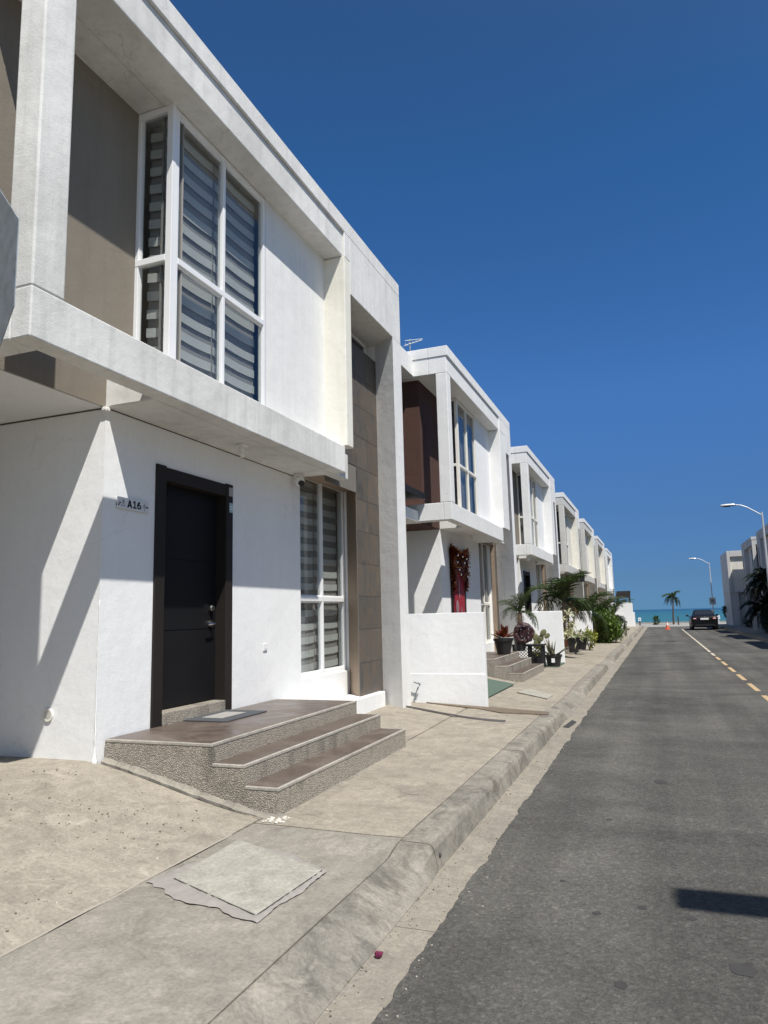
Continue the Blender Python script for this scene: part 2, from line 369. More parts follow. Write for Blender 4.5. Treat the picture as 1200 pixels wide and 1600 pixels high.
# ------------------------------------------------------------------ mesh helpers
class MB:
    def __init__(s): s.v = []; s.f = []; s.mi = []; s.cur = 0
    def add(s, vs, fs):
        o = len(s.v); s.v += [tuple(q) for q in vs]
        for f in fs: s.f.append(tuple(i + o for i in f)); s.mi.append(s.cur)
        return s
    def box(s, x0, x1, y0, y1, z0, z1):
        if x0 > x1: x0, x1 = x1, x0
        if y0 > y1: y0, y1 = y1, y0
        vs = [(x0, y0, z0), (x1, y0, z0), (x1, y1, z0), (x0, y1, z0), (x0, y0, z1), (x1, y0, z1), (x1, y1, z1), (x0, y1, z1)]
        return s.add(vs, [(0, 3, 2, 1), (4, 5, 6, 7), (0, 1, 5, 4), (1, 2, 6, 5), (2, 3, 7, 6), (3, 0, 4, 7)])
    def prism(s, poly, z0, z1, cap=True):
        n = len(poly); vs = [(x, y, z0) for x, y in poly] + [(x, y, z1) for x, y in poly]
        fs = [(i, (i + 1) % n, n + (i + 1) % n, n + i) for i in range(n)]
        if cap: fs += [tuple(range(n - 1, -1, -1)), tuple(range(n, 2 * n))]
        return s.add(vs, fs)
    def loft(s, rings, close=True, cap=True):
        n = len(rings[0]); vs = [p for r in rings for p in r]; fs = []
        for k in range(len(rings) - 1):
            for i in range(n if close else n - 1):
                j = (i + 1) % n
                fs.append((k * n + i, k * n + j, (k + 1) * n + j, (k + 1) * n + i))
        if cap and close: fs += [tuple(range(n - 1, -1, -1)), tuple(range((len(rings) - 1) * n, len(rings) * n))]
        return s.add(vs, fs)
    def tube(s, path, r, n=8, cap=True):
        path = [Vector(p) for p in path]; rings = []
        for i, p in enumerate(path):
            t = (path[min(i + 1, len(path) - 1)] - path[max(i - 1, 0)]).normalized()
            a = Vector((0, 0, 1)) if abs(t.z) < .9 else Vector((1, 0, 0))
            u = t.cross(a).normalized(); v_ = t.cross(u)
            rr = r[i] if isinstance(r, (list, tuple)) else r
            rings.append([p + (u * math.cos(2 * math.pi * k / n) + v_ * math.sin(2 * math.pi * k / n)) * rr for k in range(n)])
        return s.loft(rings, True, cap)
    def lathe(s, prof, c, n=20):
        rings = [[(c[0] + r * math.cos(2 * math.pi * k / n), c[1] + r * math.sin(2 * math.pi * k / n), c[2] + z) for k in range(n)] for r, z in prof]
        return s.loft(rings, True, True)
    def ball(s, c, r, n=8, m=5, sz=1):
        prof = [(max(.0005, r * math.sin(math.pi * k / m)), -r * sz * math.cos(math.pi * k / m)) for k in range(m + 1)]
        return s.lathe(prof, c, n)
    def quad(s, a, b, c, d): return s.add([a, b, c, d], [(0, 1, 2, 3)])
    def rough(s, amp, scale):
        s.v = [tuple(Vector(p) + mnoise.noise_vector(Vector(p) * scale) * amp) for p in s.v]; return s
    def mesh(s, name, mats, xf=None, smooth=False):
        me = bpy.data.meshes.new(name)
        me.from_pydata([xf(v) for v in s.v] if xf else s.v, [], s.f)
        for mm in (mats if isinstance(mats, (list, tuple)) else [mats]): me.materials.append(MATS[mm])
        me.polygons.foreach_set('material_index', s.mi)
        bm = bmesh.new(); bm.from_mesh(me); bmesh.ops.recalc_face_normals(bm, faces=bm.faces[:]); bm.to_mesh(me); bm.free()
        if smooth: me.polygons.foreach_set('use_smooth', [True] * len(me.polygons))
        me.update(); return me

XF = None            # transform into a house's own space while one is being built
def build(name, mb, mats, parent=None, smooth=False, bevel=0, loc=None):
    xf = XF
    if loc is not None:
        L = Vector(loc); xf = lambda v: Vector(v) - L
    o = bpy.data.objects.new(name, mb.mesh(name, mats, xf, smooth)); COL.objects.link(o)
    if parent: o.parent = parent
    if loc is not None: o.location = loc
    if bevel:
        md = o.modifiers.new('bevel', 'BEVEL'); md.width = bevel; md.segments = 2; md.limit_method = 'ANGLE'; md.angle_limit = R_(40)
    if smooth:
        md = o.modifiers.new('smooth', 'NODES') if False else None
    return o
def share(name, me, parent, loc=(0, 0, 0), rot=(0, 0, 0), scl=(1, 1, 1)):
    o = bpy.data.objects.new(name, me); COL.objects.link(o); o.parent = parent
    o.location = loc; o.rotation_euler = rot; o.scale = scl; return o
def tag(o, label=None, cat=None, group=None, kind=None):
    if label: o['label'] = label
    if cat: o['category'] = cat
    if group: o['group'] = group
    if kind: o['kind'] = kind
    return o
def thing(name, label, cat, loc=(0, 0, 0), rz=0, group=None):
    o = bpy.data.objects.new(name, None); COL.objects.link(o); o.location = loc; o.rotation_euler = (0, 0, rz)
    o.empty_display_size = .2
    return tag(o, label, cat, group)
def copy_tree(o, parent=None):
    c = o.copy(); COL.objects.link(c)
    if parent: c.parent = parent
    for ch in list(o.children): copy_tree(ch, c)
    return c
def struct(name, mb, mats, parent=None, **kw):
    o = build(name, mb, mats, parent, **kw)
    if not parent: o['kind'] = 'structure'
    return o

# ------------------------------------------------------------------ ground, sea
XW, XF_, XP, XG = -4.08, -3.44, -3.41, -3.70      # ground wall, frame face, portal face, bay face
HOUSE_DY = [0, 9.52, 18.42, 27.32, 36.22, 45.12, 54.02]
HOUSE_DZ = [0, 0, -.02, -.10, -.16, -.24, -.34]
LOW_Y = [10.25, 19.32, 28.2, 37.1, 46.0, 54.9]     # street end of each forecourt

gm = MB(); gm.quad((-400, -60, -.10), (400, -60, -.10), (400, 88, -.10), (-400, 88, -.10))
struct("ground", gm, "concrete_far")
sm = MB(); ys = [88, 200, 1000, 5000, 40000]
for a, b in zip(ys, ys[1:]): sm.quad((-30000, a, -1.1), (30000, a, -1.1), (30000, b, -1.1), (-30000, b, -1.1))
struct("sea", sm, "sea_water")
pm = MB(); pm.box(-60, 60, 66.3, 86, -.09, .012)
struct("promenade", pm, "concrete_far")
pk = MB(); pk.box(-60, 60, 82, 82.5, .012, .14)
struct("promenade_kerb", pk, "concrete_far")

def jag(y, k=1): return .030 * mnoise.noise(Vector((0, y * 2.3, 3))) * k + .018 * mnoise.noise(Vector((5, y * 9, 1))) * k + .008 * mnoise.noise(Vector((9, y * 30, 1))) * k
rd = MB(); y = -14.0; rows = []
while y < 66.2:
    rows.append(y); y += .035 if 1.5 < y < 9 else (.12 if y < 25 else .6)
rows.append(66.2)
vs_ = []; fs_ = []
for i, yy in enumerate(rows):
    e = -1.115 + jag(yy) + max(0, yy - 12) * .0018
    vs_ += [(e - .006, yy, -.012), (e, yy, .006), (e + .5, yy, .008), (1.5, yy, .012), (4.02, yy, .004)]
    if i:
        for q in range(4): a = (i - 1) * 5 + q; fs_.append((a, a + 1, a + 6, a + 5))
rd.add(vs_, fs_); road = struct("road", rd, "asphalt")
gt = MB()
for k, (a, b) in enumerate([(-14, -6.4), (-6.4, 3.5), (3.5, 10.1), (10.1, 19.0), (19.0, 40), (40, 66.2)]):
    gt.box(-1.345, -.95, a, b - .008, -.08, -.004)
struct("gutter", gt, "concrete_gutter")
gr = MB(); gr.box(4.0, 4.14, -14, 66.2, -.08, -.001); gr.box(4.14, 4.34, -14, 66.2, -.08, .14); gr.box(4.34, 6.6, -14, 66.2, -.08, .145); 
struct("far_pavement", gr, "concrete_walk_b")
dm = MB(); dm.box(-.043, .043, 0, 1.38, 0, .003); dme = dm.mesh("lane_dash", "yellow_paint")
dm2 = MB(); dm2.box(-.04, .04, 0, 1.38, 0, .003); dme2 = dm2.mesh("lane_dash", "pale_paint")
y = 12.42; k = 0
while y < 57:
    share("lane_dash", dme if y < 24 else dme2, road, (1.545 - .002 * (y - 12), y, .0125), (0, 0, R_(.2)))
    y += 2.1 if y < 27 else 1.62
for (px, py, r, mt) in [(-.193, 4.048, .022, "stain_oil"), (-.407, 3.909, .022, "stain_oil"), (.031, 3.98, .024, "stain_oil"), (-.259, 3.225, .028, "stain_oil"),
                        (.216, 3.503, .06, "stain_oil"), (-.1, 6.9, .06, "stain_oil"), (-.45, 5.6, .02, "stain_oil"), (-.62, 4.3, .016, "stain_oil")]:
    st = MB(); n_ = 18
    st.add([(px, py, .0195)] + [(px + r * (1 + .35 * mnoise.noise(Vector((px * 9 + math.cos(t) * 1.2, math.sin(t) * 1.2, py)))) * math.cos(t), py + r * 1.1 * (1 + .35 * mnoise.noise(Vector((math.cos(t) * 1.2, py * 5 + math.sin(t) * 1.2, px)))) * math.sin(t), .0195) for t in [2 * math.pi * q / n_ for q in range(n_)]],
           [(0, i + 1, (i + 1) % n_ + 1) for i in range(n_)])
    st.v = [(v[0], v[1], .0095 + .0025 * max(0., (v[0] + .6))) for v in st.v]
    build("road_stain", st, mt, road)

# kerb -------------------------------------------------------------
DROPS = [(-8.3, -5.2), (.6, 4.27)] + [(LOW_Y[i] + .1, LOW_Y[i] + 3.3) for i in range(6)]
def full(y):
    f = 1.
    for a, b in DROPS:
        t = min((y - a) / .55, (b - y) / .24)
        t = max(0., min(1., t)); t = t * t * (3 - 2 * t)
        f = min(f, 1 - t)
    return f
def kerb_prof(y):
    f = full(y); j = lambda k: .007 * mnoise.noise(Vector((k * 3.1, y * 3.5, 2))) + .004 * mnoise.noise(Vector((k * 5.1, y * 17, 6)))
    hi = [(-1.570, .150), (-1.412, .149), (-1.383, .140), (-1.366, .112), (-1.338, .0), (-1.335, -.06), (-1.570, -.06)]
    lo = [(-1.570, .112), (-1.47, .072), (-1.42, .050), (-1.38, .030), (-1.325, .0), (-1.32, -.06), (-1.570, -.06)]
    return [(h[0] * f + l[0] * (1 - f) + (j(q) if q in (2, 3) else 0), y, h[1] * f + l[1] * (1 - f) + (j(q + 9) if 0 < q < 4 else 0)) for q, (h, l) in enumerate(zip(hi, lo))]
kerb = bpy.data.objects.new("kerb", None); COL.objects.link(kerb); kerb['kind'] = 'structure'
cuts = [-14, -9, -5, -1, 1.4, 4.28, 7.3, 10.2, 13.6, 16.5, 19.25, 22.6, 25.5, 28.1, 31.5, 34.2, 37.0, 40.4, 43, 45.9, 49.3, 52, 54.8, 58.4, 62, 66.2]
for a, b in zip(cuts, cuts[1:]):
    st = .04 if -2 < a < 14 else .25
    n_ = max(2, int((b - a) / st)); kb = MB()
    kb.loft([kerb_prof(a + .006 + (b - a - .012) * i / n_) for i in range(n_ + 1)])
    build("kerb_stone", kb, "concrete_kerb", kerb)
# pavement and forecourts -------------------------------------------
base = MB()
pave = bpy.data.objects.new("pavement", None); COL.objects.link(pave); pave['kind'] = 'structure'
def sw_z(x, y):
    f = full(y); zk = .150 * f + .112 * (1 - f)
    t = (-1.575 - x) / 1.05
    zi = .150 + .006 * max(0, min(7, y - 4.5)) if y < 13 else .185
    return zk + (zi - zk) * max(0, min(1, t))
def zone(y):
    for i, ly in enumerate(LOW_Y):
        c = HOUSE_DY[i] + 4.43
        if y < ly: return i, y < c, c, ly
    return 6, y < HOUSE_DY[6] + 4.43, HOUSE_DY[6] + 4.43, 63.8
def fc_z(x, y, drive):
    z0 = sw_z(-2.625, y); t = (-2.65 - x) / 1.43
    tt = max(0., t)
    zt = .462 if drive else .275
    if t <= 1: return z0 + (zt - z0) * (tt if not drive else (tt * .8 + .2 * tt * tt * (3 - 2 * tt)))
    return zt + (.01 if drive else 0)
def slab(x0, x1, y0, y1, zf, mat, step, gap=.009, name="paving_slab"):
    nx = max(2, int((x1 - x0) / step)); ny = max(2, int((y1 - y0) / step)); s = MB(); v = []; f = []
    x0 += gap; x1 -= gap; y0 += gap; y1 -= gap
    for j in range(ny + 1):
        for i in range(nx + 1):
            x = x0 + (x1 - x0) * i / nx; yy = y0 + (y1 - y0) * j / ny
            z = zf(x, yy) + .006 * mnoise.noise(Vector((x * 1.4, yy * 1.4, 0))) + .002 * mnoise.noise(Vector((x * 6, yy * 6, 4)))
            if i in (0, nx) or j in (0, ny): z -= .004
            v.append((x, yy, z))
    w_ = nx + 1
    for j in range(ny):
        for i in range(nx): f.append((j * w_ + i, j * w_ + i + 1, (j + 1) * w_ + i + 1, (j + 1) * w_ + i))
    s.add(v, f)
    rim = [i for i in range(w_)] + [(j + 1) * w_ - 1 for j in range(1, ny + 1)] + [ny * w_ + i for i in range(nx - 1, -1, -1)] + [j * w_ for j in range(ny - 1, 0, -1)]
    o = len(s.v)
    s.add([(v[i][0], v[i][1], v[i][2] - .09) for i in rim], [])
    for k in range(len(rim)): k2 = (k + 1) % len(rim); s.f.append((rim[k], rim[k2], o + k2, o + k)); s.mi.append(0)
    return build(name, s, mat, pave, smooth=False)
sub = MB(); sub.box(-9, -1.58, -14, 66.2, -.08, .05); build("sub_base", sub, "joint_dark", pave)
ylines = [-12, -8.4, -5.0, -1.5, 4.36, 10.2]
for a, b in zip(ylines, ylines[1:]):
    slab(-2.65, -1.575, a, b, sw_z, "concrete_walk" if b < 5 else "concrete_walk_b", .09 if b > 0 else .5)
yy = 10.2
for i in range(6):
    e = LOW_Y[i + 1] if i < 5 else 64.4
    c = LOW_Y[i] + 3.35
    mid_ = (c + e) / 2
    for a, b in ((yy, c), (c, mid_), (mid_, e)):
        slab(-2.65, -1.575, a, b, sw_z, "concrete_walk_b", .2 if a < 20 else .5)
    yy = e
slab(-9, -1.575, 64.4, 66.2, lambda x, y: .15, "concrete_walk_b", .9)
slab(-9, -2.65, -14, -5.2, lambda x, y: fc_z(x, y, False), "concrete_drive", .6)
slab(-9, -2.65, -5.2, 4.45, lambda x, y: fc_z(x, y, True), "concrete_drive", .1)
slab(-4.2, -2.65, 4.45, 10.3, lambda x, y: fc_z(x, y, False), "concrete_walk_b", .09)
for i in range(6):
    e = LOW_Y[i + 1] if i < 5 else 64.4
    c = HOUSE_DY[i + 1] + 4.43
    slab(-9, -2.65, LOW_Y[i] + .05, c, lambda x, y: fc_z(x, y, True), "concrete_drive", .35)
    slab(-4.2, -2.65, c, e + .05, lambda x, y: fc_z(x, y, False), "concrete_walk_b", .35)
# the mortar seam between drive and pavement
se = MB(); pts = [(-2.652 + .012 * mnoise.noise(Vector((0, q * .17 * 5, 7))), -1. + q * .17, 0) for q in range(31)]
pts = [(x, y, sw_z(x, y) - .003) for x, y, z in pts]
se.tube(pts, [.006 + .008 * mnoise.noise(Vector((q * .9, 2, 2))) for q in range(31)], 6); build("mortar_seam", se, "mortar", pave)
# crumbled mortar at the foot of the steps
cm = MB()
for q in range(26):
    a, b = random.uniform(-2.60, -2.44), random.uniform(4.38, 4.52); cm.ball((a, b, sw_z(a, b) + .006), random.uniform(.006, .018), 6, 4, .6)
cm.rough(.006, 40); tag(build("mortar_crumbs", cm, "pebble_pale"), "pale crumbs of mortar at the foot of the pebble dash steps", "mortar", kind='stuff')
pb = MB()
for q in range(420):
    a, b = random.uniform(-4.3, -2.75), random.uniform(1.6, 4.3)
    if random.random() < .5: a, b = random.gauss(-3.35, .35), random.gauss(3.5, .35)
    if b > 4.38 or a > -2.75: continue
    r = random.choice((.0025, .003, .003, .004, .005, .007)); pb.cur = 0 if random.random() < .88 else 1
    pb.ball((a, b, fc_z(a, b, True) + r * .3), r, 5, 3, .6)
pb.rough(.004, 60); tag(build("pebbles", pb, ["pebble_dark", "pebble_pale"]), "dark and pale grit scattered over the rough driveway", "grit", kind='stuff')

gg = MB()
for q in range(900):
    b_ = 1.4 + 13 * random.random() ** 1.6; a_ = -1.33 + abs(random.gauss(0, .055)) if random.random() < .5 else -1.11 + random.gauss(.0, .07)
    if a_ > -.85 or a_ < -1.34: continue
    r = random.choice((.002, .0025, .003, .004, .006)); gg.cur = 0 if random.random() < .45 else 1
    gg.ball((a_, b_, (.0075 if a_ > -1.1 else -.003) + r * .3), r, 5, 3, .6)
gg.rough(.003, 60); tag(build("gutter_grit", gg, ["pebble_dark", "mortar"]), "fine grit gathered in the gutter along the asphalt edge", "grit", kind='stuff')
# ------------------------------------------------------------------ house builder
def wall_x(mb, X, y0, y1, z0, z1, holes=(), t=.15):
    """sheet of wall facing +x at X with openings, reveals t deep"""
    ys_ = sorted({y0, y1, *[min(max(h[q], y0), y1) for h in holes for q in (0, 1)]}); zs_ = sorted({z0, z1, *[min(max(h[q], z0), z1) for h in holes for q in (2, 3)]})
    for a, b in zip(ys_, ys_[1:]):
        for c, d in zip(zs_, zs_[1:]):
            my, mz = (a + b) / 2, (c + d) / 2
            if any(h[0] < my < h[1] and h[2] < mz < h[3] for h in holes): continue
            mb.quad((X, a, c), (X, b, c), (X, b, d), (X, a, d))
    for h in holes:
        a, b, c, d = h
        mb.quad((X, a, c), (X, a, d), (X - t, a, d), (X - t, a, c)); mb.quad((X, b, c), (X, b, d), (X - t, b, d), (X - t, b, c))
        mb.quad((X, a, d), (X, b, d), (X - t, b, d), (X - t, a, d)); mb.quad((X, a, c), (X, b, c), (X - t, b, c), (X - t, a, c))
def slat_mesh(L, h, sag, n=8, name="blind_slat", mat="blind_light"):
    s = MB(); v = []; f = []
    for i in range(n + 1):
        t = i / n; z = -sag * 4 * t * (1 - t)
        v += [(0, t * L, z), (0, t * L, z + h)]
        if i: f.append((2 * i - 2, 2 * i, 2 * i + 1, 2 * i - 1))
    s.add(v, f)
    s2 = [(-.006, y, z) for _, y, z in v]; o = len(s.v); s.add(s2, [tuple(reversed(q)) for q in f])
    for i in range(n): s.f += [(2 * i, 2 * i + 2, o + 2 * i + 2, o + 2 * i), (2 * i + 1, o + 2 * i + 1, o + 2 * i + 3, 2 * i + 3)]; s.mi += [0, 0]
    return s.mesh(name, mat, XFD)
XFD = None      # direction-only part of the house transform

def window_x(parent, X, y0, y1, z0, z1, mull, zt, blind, frame="frame_white", fw=.05, sag=.03, pitch=.165, name="window"):
    fm = MB(); d = .06
    fm.box(X - d, X, y0, y0 + fw, z0, z1); fm.box(X - d, X, y1 - fw, y1, z0, z1)
    fm.box(X - d, X - .001, y0 + fw, y1 - fw, z0, z0 + fw); fm.box(X - d, X - .001, y0 + fw, y1 - fw, z1 - fw, z1)
    fm.box(X - d + .005, X + .004, y0 + fw, y1 - fw, zt - fw * .6, zt + fw * .6)
    for q in (0, 1):                       # thin inner sash lines
        a, b = (y0 + fw, mull - fw * .45) if q == 0 else (mull + fw * .45, y1 - fw)
        for c, e in ((z0 + fw, zt - fw * .6), (zt + fw * .6, z1 - fw)):
            fm.box(X - .045, X - .018, a, b, c, c + .018); fm.box(X - .045, X - .018, a, b, e - .018, e)
    fm.box(X - d + .003, X + .002, mull - fw * .45, mull + fw * .45, z0 + fw, z1 - fw)
    f = build(name, fm, frame, parent, bevel=.004)
    for c, e in ((z0 + fw, zt - fw * .6), (zt + fw * .6, z1 - fw)):
        for a, b in ((y0 + fw, mull - fw * .45), (mull + fw * .45, y1 - fw)):
            g = MB(); g.box(X - .036, X - .030, a, b, c, e); build("pane", g, "glass", f)
    bk = MB(); bk.box(X - .16, X - .145, y0 + .01, y1 - .01, z0 + .01, z1 - .01)
    build("blind", bk, "blind_dark" if blind == 'zebra' else "curtain_grey", f)
    if blind == 'zebra':
        for a, b in ((y0 + .02, mull - .01), (mull + .01, y1 - .02)):
            me = slat_mesh(b - a, pitch * .5, sag)
            z = z0 + .06 + (random.random() * .03)
            while z < z1 - pitch * .6:
                share("blind_slat", me, f, LOC((X - .128, a, z))); z += pitch
    else:
        me_ = MB(); n_ = int((y1 - y0) / .03); v = []; fs = []
        for i in range(n_ + 1):
            yv = y0 + .02 + (y1 - y0 - .04) * i / n_; xx = X - .12 + .018 * math.sin(i * 1.3) + .012 * math.sin(i * .47)
            v += [(xx, yv, z0 + .02), (xx, yv, z1 - .02)]
            if i: fs.append((2 * i - 2, 2 * i, 2 * i + 1, 2 * i - 1))
        me_.add(v, fs); build("curtain", me_, "blind_light" if blind == 'pale' else "curtain_grey", f, smooth=True)
    return f

LOC = lambda p: p
def house(dy, dz, S, label):
    """one terraced house; street face looks to +x (or to -x when S has mirror)"""
    global XF, XFD, LOC
    B = Vector((XW, 4.43, .30)); mir = S.get('mirror')
    if mir is None:
        org = B + Vector((0, dy, dz)); XF = lambda v: Vector(v) - B; XFD = None; LOC = lambda p: Vector(p) - B
    else:
        org = Vector((mir, 4.43 + dy, .30 + dz)); XF = lambda v: Vector((-(v[0] - B.x), v[1] - B.y, v[2] - B.z))
        XFD = lambda v: Vector((-v[0], v[1], v[2])); LOC = lambda p: Vector((-(p[0] - B.x), p[1] - B.y, p[2] - B.z))
    h = thing("town_house", label, "house", org, 0, S.get('group', "white terraced houses along the left pavement"))
    W, FR, FN, BD, TE = S['wall'], S['frame'], S['fin'], S['band'], S['terrace']
    near = S.get('near', 0)
    fin1, rec1, pier1, tile1, end = S.get('dims', (8.5, 8.85, 9.2, 9.24, 9.72))
    XT, SLAB0, SLAB1 = -3.78, 3.24, 3.57
    ts = .75
    if not near: XT = -3.95
    # ground floor walls
    gw = MB()
    wall_x(gw, XW, 4.43, 9.27 if near else 9.07, -.1, 3.56, [(5.17, 6.17, .60, 2.78), (7.80, 9.27 if near else 9.07, .77, 3.36)], .17)
    gw.quad((XW, 4.43, -.1), (XW, 4.43, SLAB0), (-9, 4.43, SLAB0), (-9, 4.43, -.1))
    gw.quad((-9, .9, 0), (-9, 4.43, 0), (-9, 4.43, SLAB0), (-9, .9, SLAB0))
    gw.quad((-10, end, -.1), (-10, end, 6.4), (-3.6, end, 6.4), (-3.6, end, -.1))
    build("ground_wall", gw, W, h)
    if near:
        ew = MB(); ew.box(-9, -4.2, .6, .78, 0, 6.3); build("party_wall", ew, W, h)
    # upper walls on the bay plane, roof slab, carport ceiling
    uw = MB()
    uw.quad((XG, 6.32, SLAB1), (XG, 7.80, SLAB1), (XG, 7.80, 6.08), (XG, 6.32, 6.08))
    build("upper_wall", uw, S['upper'], h)
    rw_ = MB(); rw_.quad((-9.5, end, 3.2), (-9.5, ts, 3.2), (-9.5, ts, 6.4), (-9.5, end, 6.4)); build("rear_wall", rw_, W, h)
    tw = MB()
    if near: wall_x(tw, XW, ts, 4.74, SLAB0 - .001, 6.09)
    else:
        tw.prism([(XW, 3.30), (XW, 4.74), (-4.9, 4.74), (-4.9, 3.30)], SLAB0 - .001, 6.09); tw.box(-5.0, -4.9, ts, 4.74, 3.45, 6.09)
    build("terrace_wall", tw, TE, h)
    if not near:
        sw = MB(); a, b = ts + .55, ts + 1.3
        for q in ((a, a + .05, 5.35, 5.95), (b - .05, b, 5.35, 5.95), (a + .05, b - .05, 5.35, 5.40), (a + .05, b - .05, 5.90, 5.95)): sw.box(-4.98, -4.888, *q)
        f_ = build("small_window", sw, "frame_white", h); g = MB(); g.box(-4.95, -4.94, a + .05, b - .05, 5.40, 5.90); build("pane", g, "car_glass", f_)
    cc = MB(); cc.box(-9, XW - .02, ts, 4.43, SLAB0, SLAB0 + .2); cc.box(-9, XW - .172, 4.43, end, 3.40, 3.55); build("carport_ceiling", cc, W, h)
    rf = MB(); rf.box(-10, XF_ - .1, 3.2, end - .02, 6.32, 6.46); rf.box(-10, XW - .03, ts, 3.2, 6.09, 6.46); build("roof", rf, FR, h)
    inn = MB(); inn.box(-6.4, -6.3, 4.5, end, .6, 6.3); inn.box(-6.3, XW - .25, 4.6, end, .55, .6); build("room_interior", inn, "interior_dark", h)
    # projecting frame: post, ring beams, slab, top beam
    f1 = MB(); f1.box(-3.66, XF_, 3.08, 3.34, SLAB1, 6.07); build("frame_post", f1, FR, h, bevel=.012)
    f2 = MB(); f2.box(-3.60, XF_, 3.08, 7.78, SLAB0, SLAB1); f2.box(XW, -3.602, 3.08, 3.29, SLAB0 + .002, SLAB1)
    if not near: f2.box(-4.95, XW - .002, 3.08, 3.29, SLAB0 + .002, SLAB1)
    f2.box(XW - .14, -3.602, 4.43, 7.78, SLAB0, SLAB1 - .001)
    f2.box(-3.74, -3.60 if near else -3.55, 7.78, 8.22 if near else 8.4, SLAB0 + .003, SLAB1)
    build("balcony_slab", f2, FR, h, bevel=.010)
    f3 = MB(); f3.box(-3.80, XF_, 3.08, 7.80, 6.07, 6.40); f3.box(-9, -3.802, 3.08, 3.34, 6.071, 6.40)
    f3.box(-9, -3.802, 3.34, 7.9, 6.075, 6.30)
    build("top_beam", f3, FR, h, bevel=.010)
    # portal: parapet band, fin, pier, recess soffit
    pt = MB()
    pt.box(-3.80, XP, 3.065, pier1, 6.402, 6.60); pt.box(-9, -3.802, 3.065, 3.30, 6.402, 6.60)
    pt.box(-9, -3.802, pier1 - .3, pier1 - .002, 6.30, 6.60)
    pt.box(-4.3, XP, fin1 + .001, pier1, 5.62, 6.401); pt.box(-3.80, XP, 7.804, fin1, 6.062, 6.401)
    build("parapet", pt, BD, h, bevel=.008)
    fn = MB(); fn.box(-4.3, XP, 7.782, fin1, SLAB1 + .012, 6.058)
    build("fin", fn, FN, h, bevel=.010)
    pr = MB(); pr.prism([(XP, rec1), (XP, pier1), (-3.75, pier1 + .001), (-3.75, end - .002), (XT - .3, end - .002), (XT - .3, tile1), (XT, tile1)], -.1, 5.62)
    pro = build("pier", pr, S['pier'], h)
    # stair column: side cheek, tiled face, strip window at the top
    t0 = 8.90 if near else 9.06; w1 = 9.275 if near else 9.075
    cl = MB(); cl.prism([(XT - .012, t0), (XT - .012, tile1), (-4.28, tile1), (-4.28, w1 + .02), (XW - .02, w1)], .40, SLAB0 + .05); cl.box(-4.28, XT - .012, fin1 - .1, tile1 - .001, SLAB0 + .051, 5.18)
    col = build("tile_column", cl, "tile_side" if near else "tile_side", h)
    gb = MB(); gb.box(XT - .011, XT - .003, t0 + .001, tile1 - .001, .42, 5.17); build("grout_bed", gb, "grout", col)
    tw_ = (tile1 - t0) / 2
    th = .447; tm = MB(); tm.box(-.012, .004, .0025, tw_ - .0025, .0025, th - .0025); tme = tm.mesh("tile", "slate_tile", XFD)
    z = .44; r = 0
    while z < 5.0:
        y_ = t0; k = 0
        while y_ < tile1 - .05:
            share("tile", tme, col, LOC((XT + random.uniform(-.001, .0015), y_, z))); y_ += tw_
        if z > 3.2 and near:
            y_ = t0 - tw_
            while y_ > fin1 - .4: share("tile", tme, col, LOC((XT + random.uniform(-.001, .0015), y_, z))); y_ -= tw_
        z += th
    if near:
        gb2 = MB(); gb2.box(XT - .011, XT - .003, fin1 - .05, t0, 3.2, 5.17); build("grout_bed", gb2, "grout", col)
        sw = MB(); a, b = fin1, tile1 - .02
        for q in ((b - .05, b, 5.19, 5.62), (a, b - .05, 5.19, 5.22), (a, b - .05, 5.58, 5.62)): sw.box(-3.97, -3.91, *q)
        f_ = build("strip_window", sw, "frame_white", h); g = MB(); g.box(-3.95, -3.94, a, b - .05, 5.22, 5.58); build("pane", g, "car_glass", f_)
    pl = MB(); pl.box(-4.06, -3.70, 7.22 if near else 9.0, rec1 + .1, -.05, .455 if near else .36)
    build("plinth", pl, W, h, bevel=.012)
    # bay window
    bl = S['blind']
    window_x(h, XG, 4.775, 6.32, SLAB1 + .03, 6.06, 5.53, 4.62, bl, S['wframe'], .048, .022 if near else .01, .172, "bay_window")
    cs = MB(); cs.box(XG - .058, XG + .004, 4.72, 4.772, SLAB1, 6.07)
    cs.box(XW, XG - .058, 4.722, 4.78, 6.01, 6.068); cs.box(XW, XG - .058, 4.722, 4.78, SLAB1, SLAB1 + .04); cs.box(XW + .003, XG - .058, 4.718, 4.782, 4.59, 4.65); cs.box(XW, XW + .038, 4.721, 4.781, SLAB1 + .04, 6.01)
    sf = build("bay_side_window", cs, S['wframe'], h, bevel=.004)
    for c, e in ((SLAB1 + .04, 4.59), (4.65, 6.01)):
        g = MB(); g.box(XW + .055, XG - .058, 4.75, 4.756, c, e); build("pane", g, "glass", sf)
    bb = MB(); bb.box(XW + .01, XG - .02, 4.90, 4.91, SLAB1 + .03, 6.05); build("blind", bb, "blind_dark" if bl == 'zebra' else "curtain_grey", sf)
    if bl == 'zebra':
        z = SLAB1 + .08
        while z < 5.95:
            s_ = MB(); v = []
            for i in range(7):
                t = i / 6; q = XW + .02 + t * .315; zz = z - .02 * math.sin(t * 2.2)
                v += [(q, 4.87, zz), (q, 4.87, zz + .086), (q, 4.876, zz), (q, 4.876, zz + .086)]
            s_.add(v, [(4 * i, 4 * i + 4, 4 * i + 5, 4 * i + 1) for i in range(6)] + [(4 * i + 2, 4 * i + 3, 4 * i + 7, 4 * i + 6) for i in range(6)])
            build("blind_slat", s_, "blind_light", sf); z += .172
    # ground window
    window_x(h, XW - .05, 7.80, 9.27 if near else 9.07, .768, 3.36, 8.52 if near else 8.45, 1.745, bl if near else S.get('gblind', bl), S['wframe'], .052, .012, .172, "ground_window")
    # door
    df = MB()
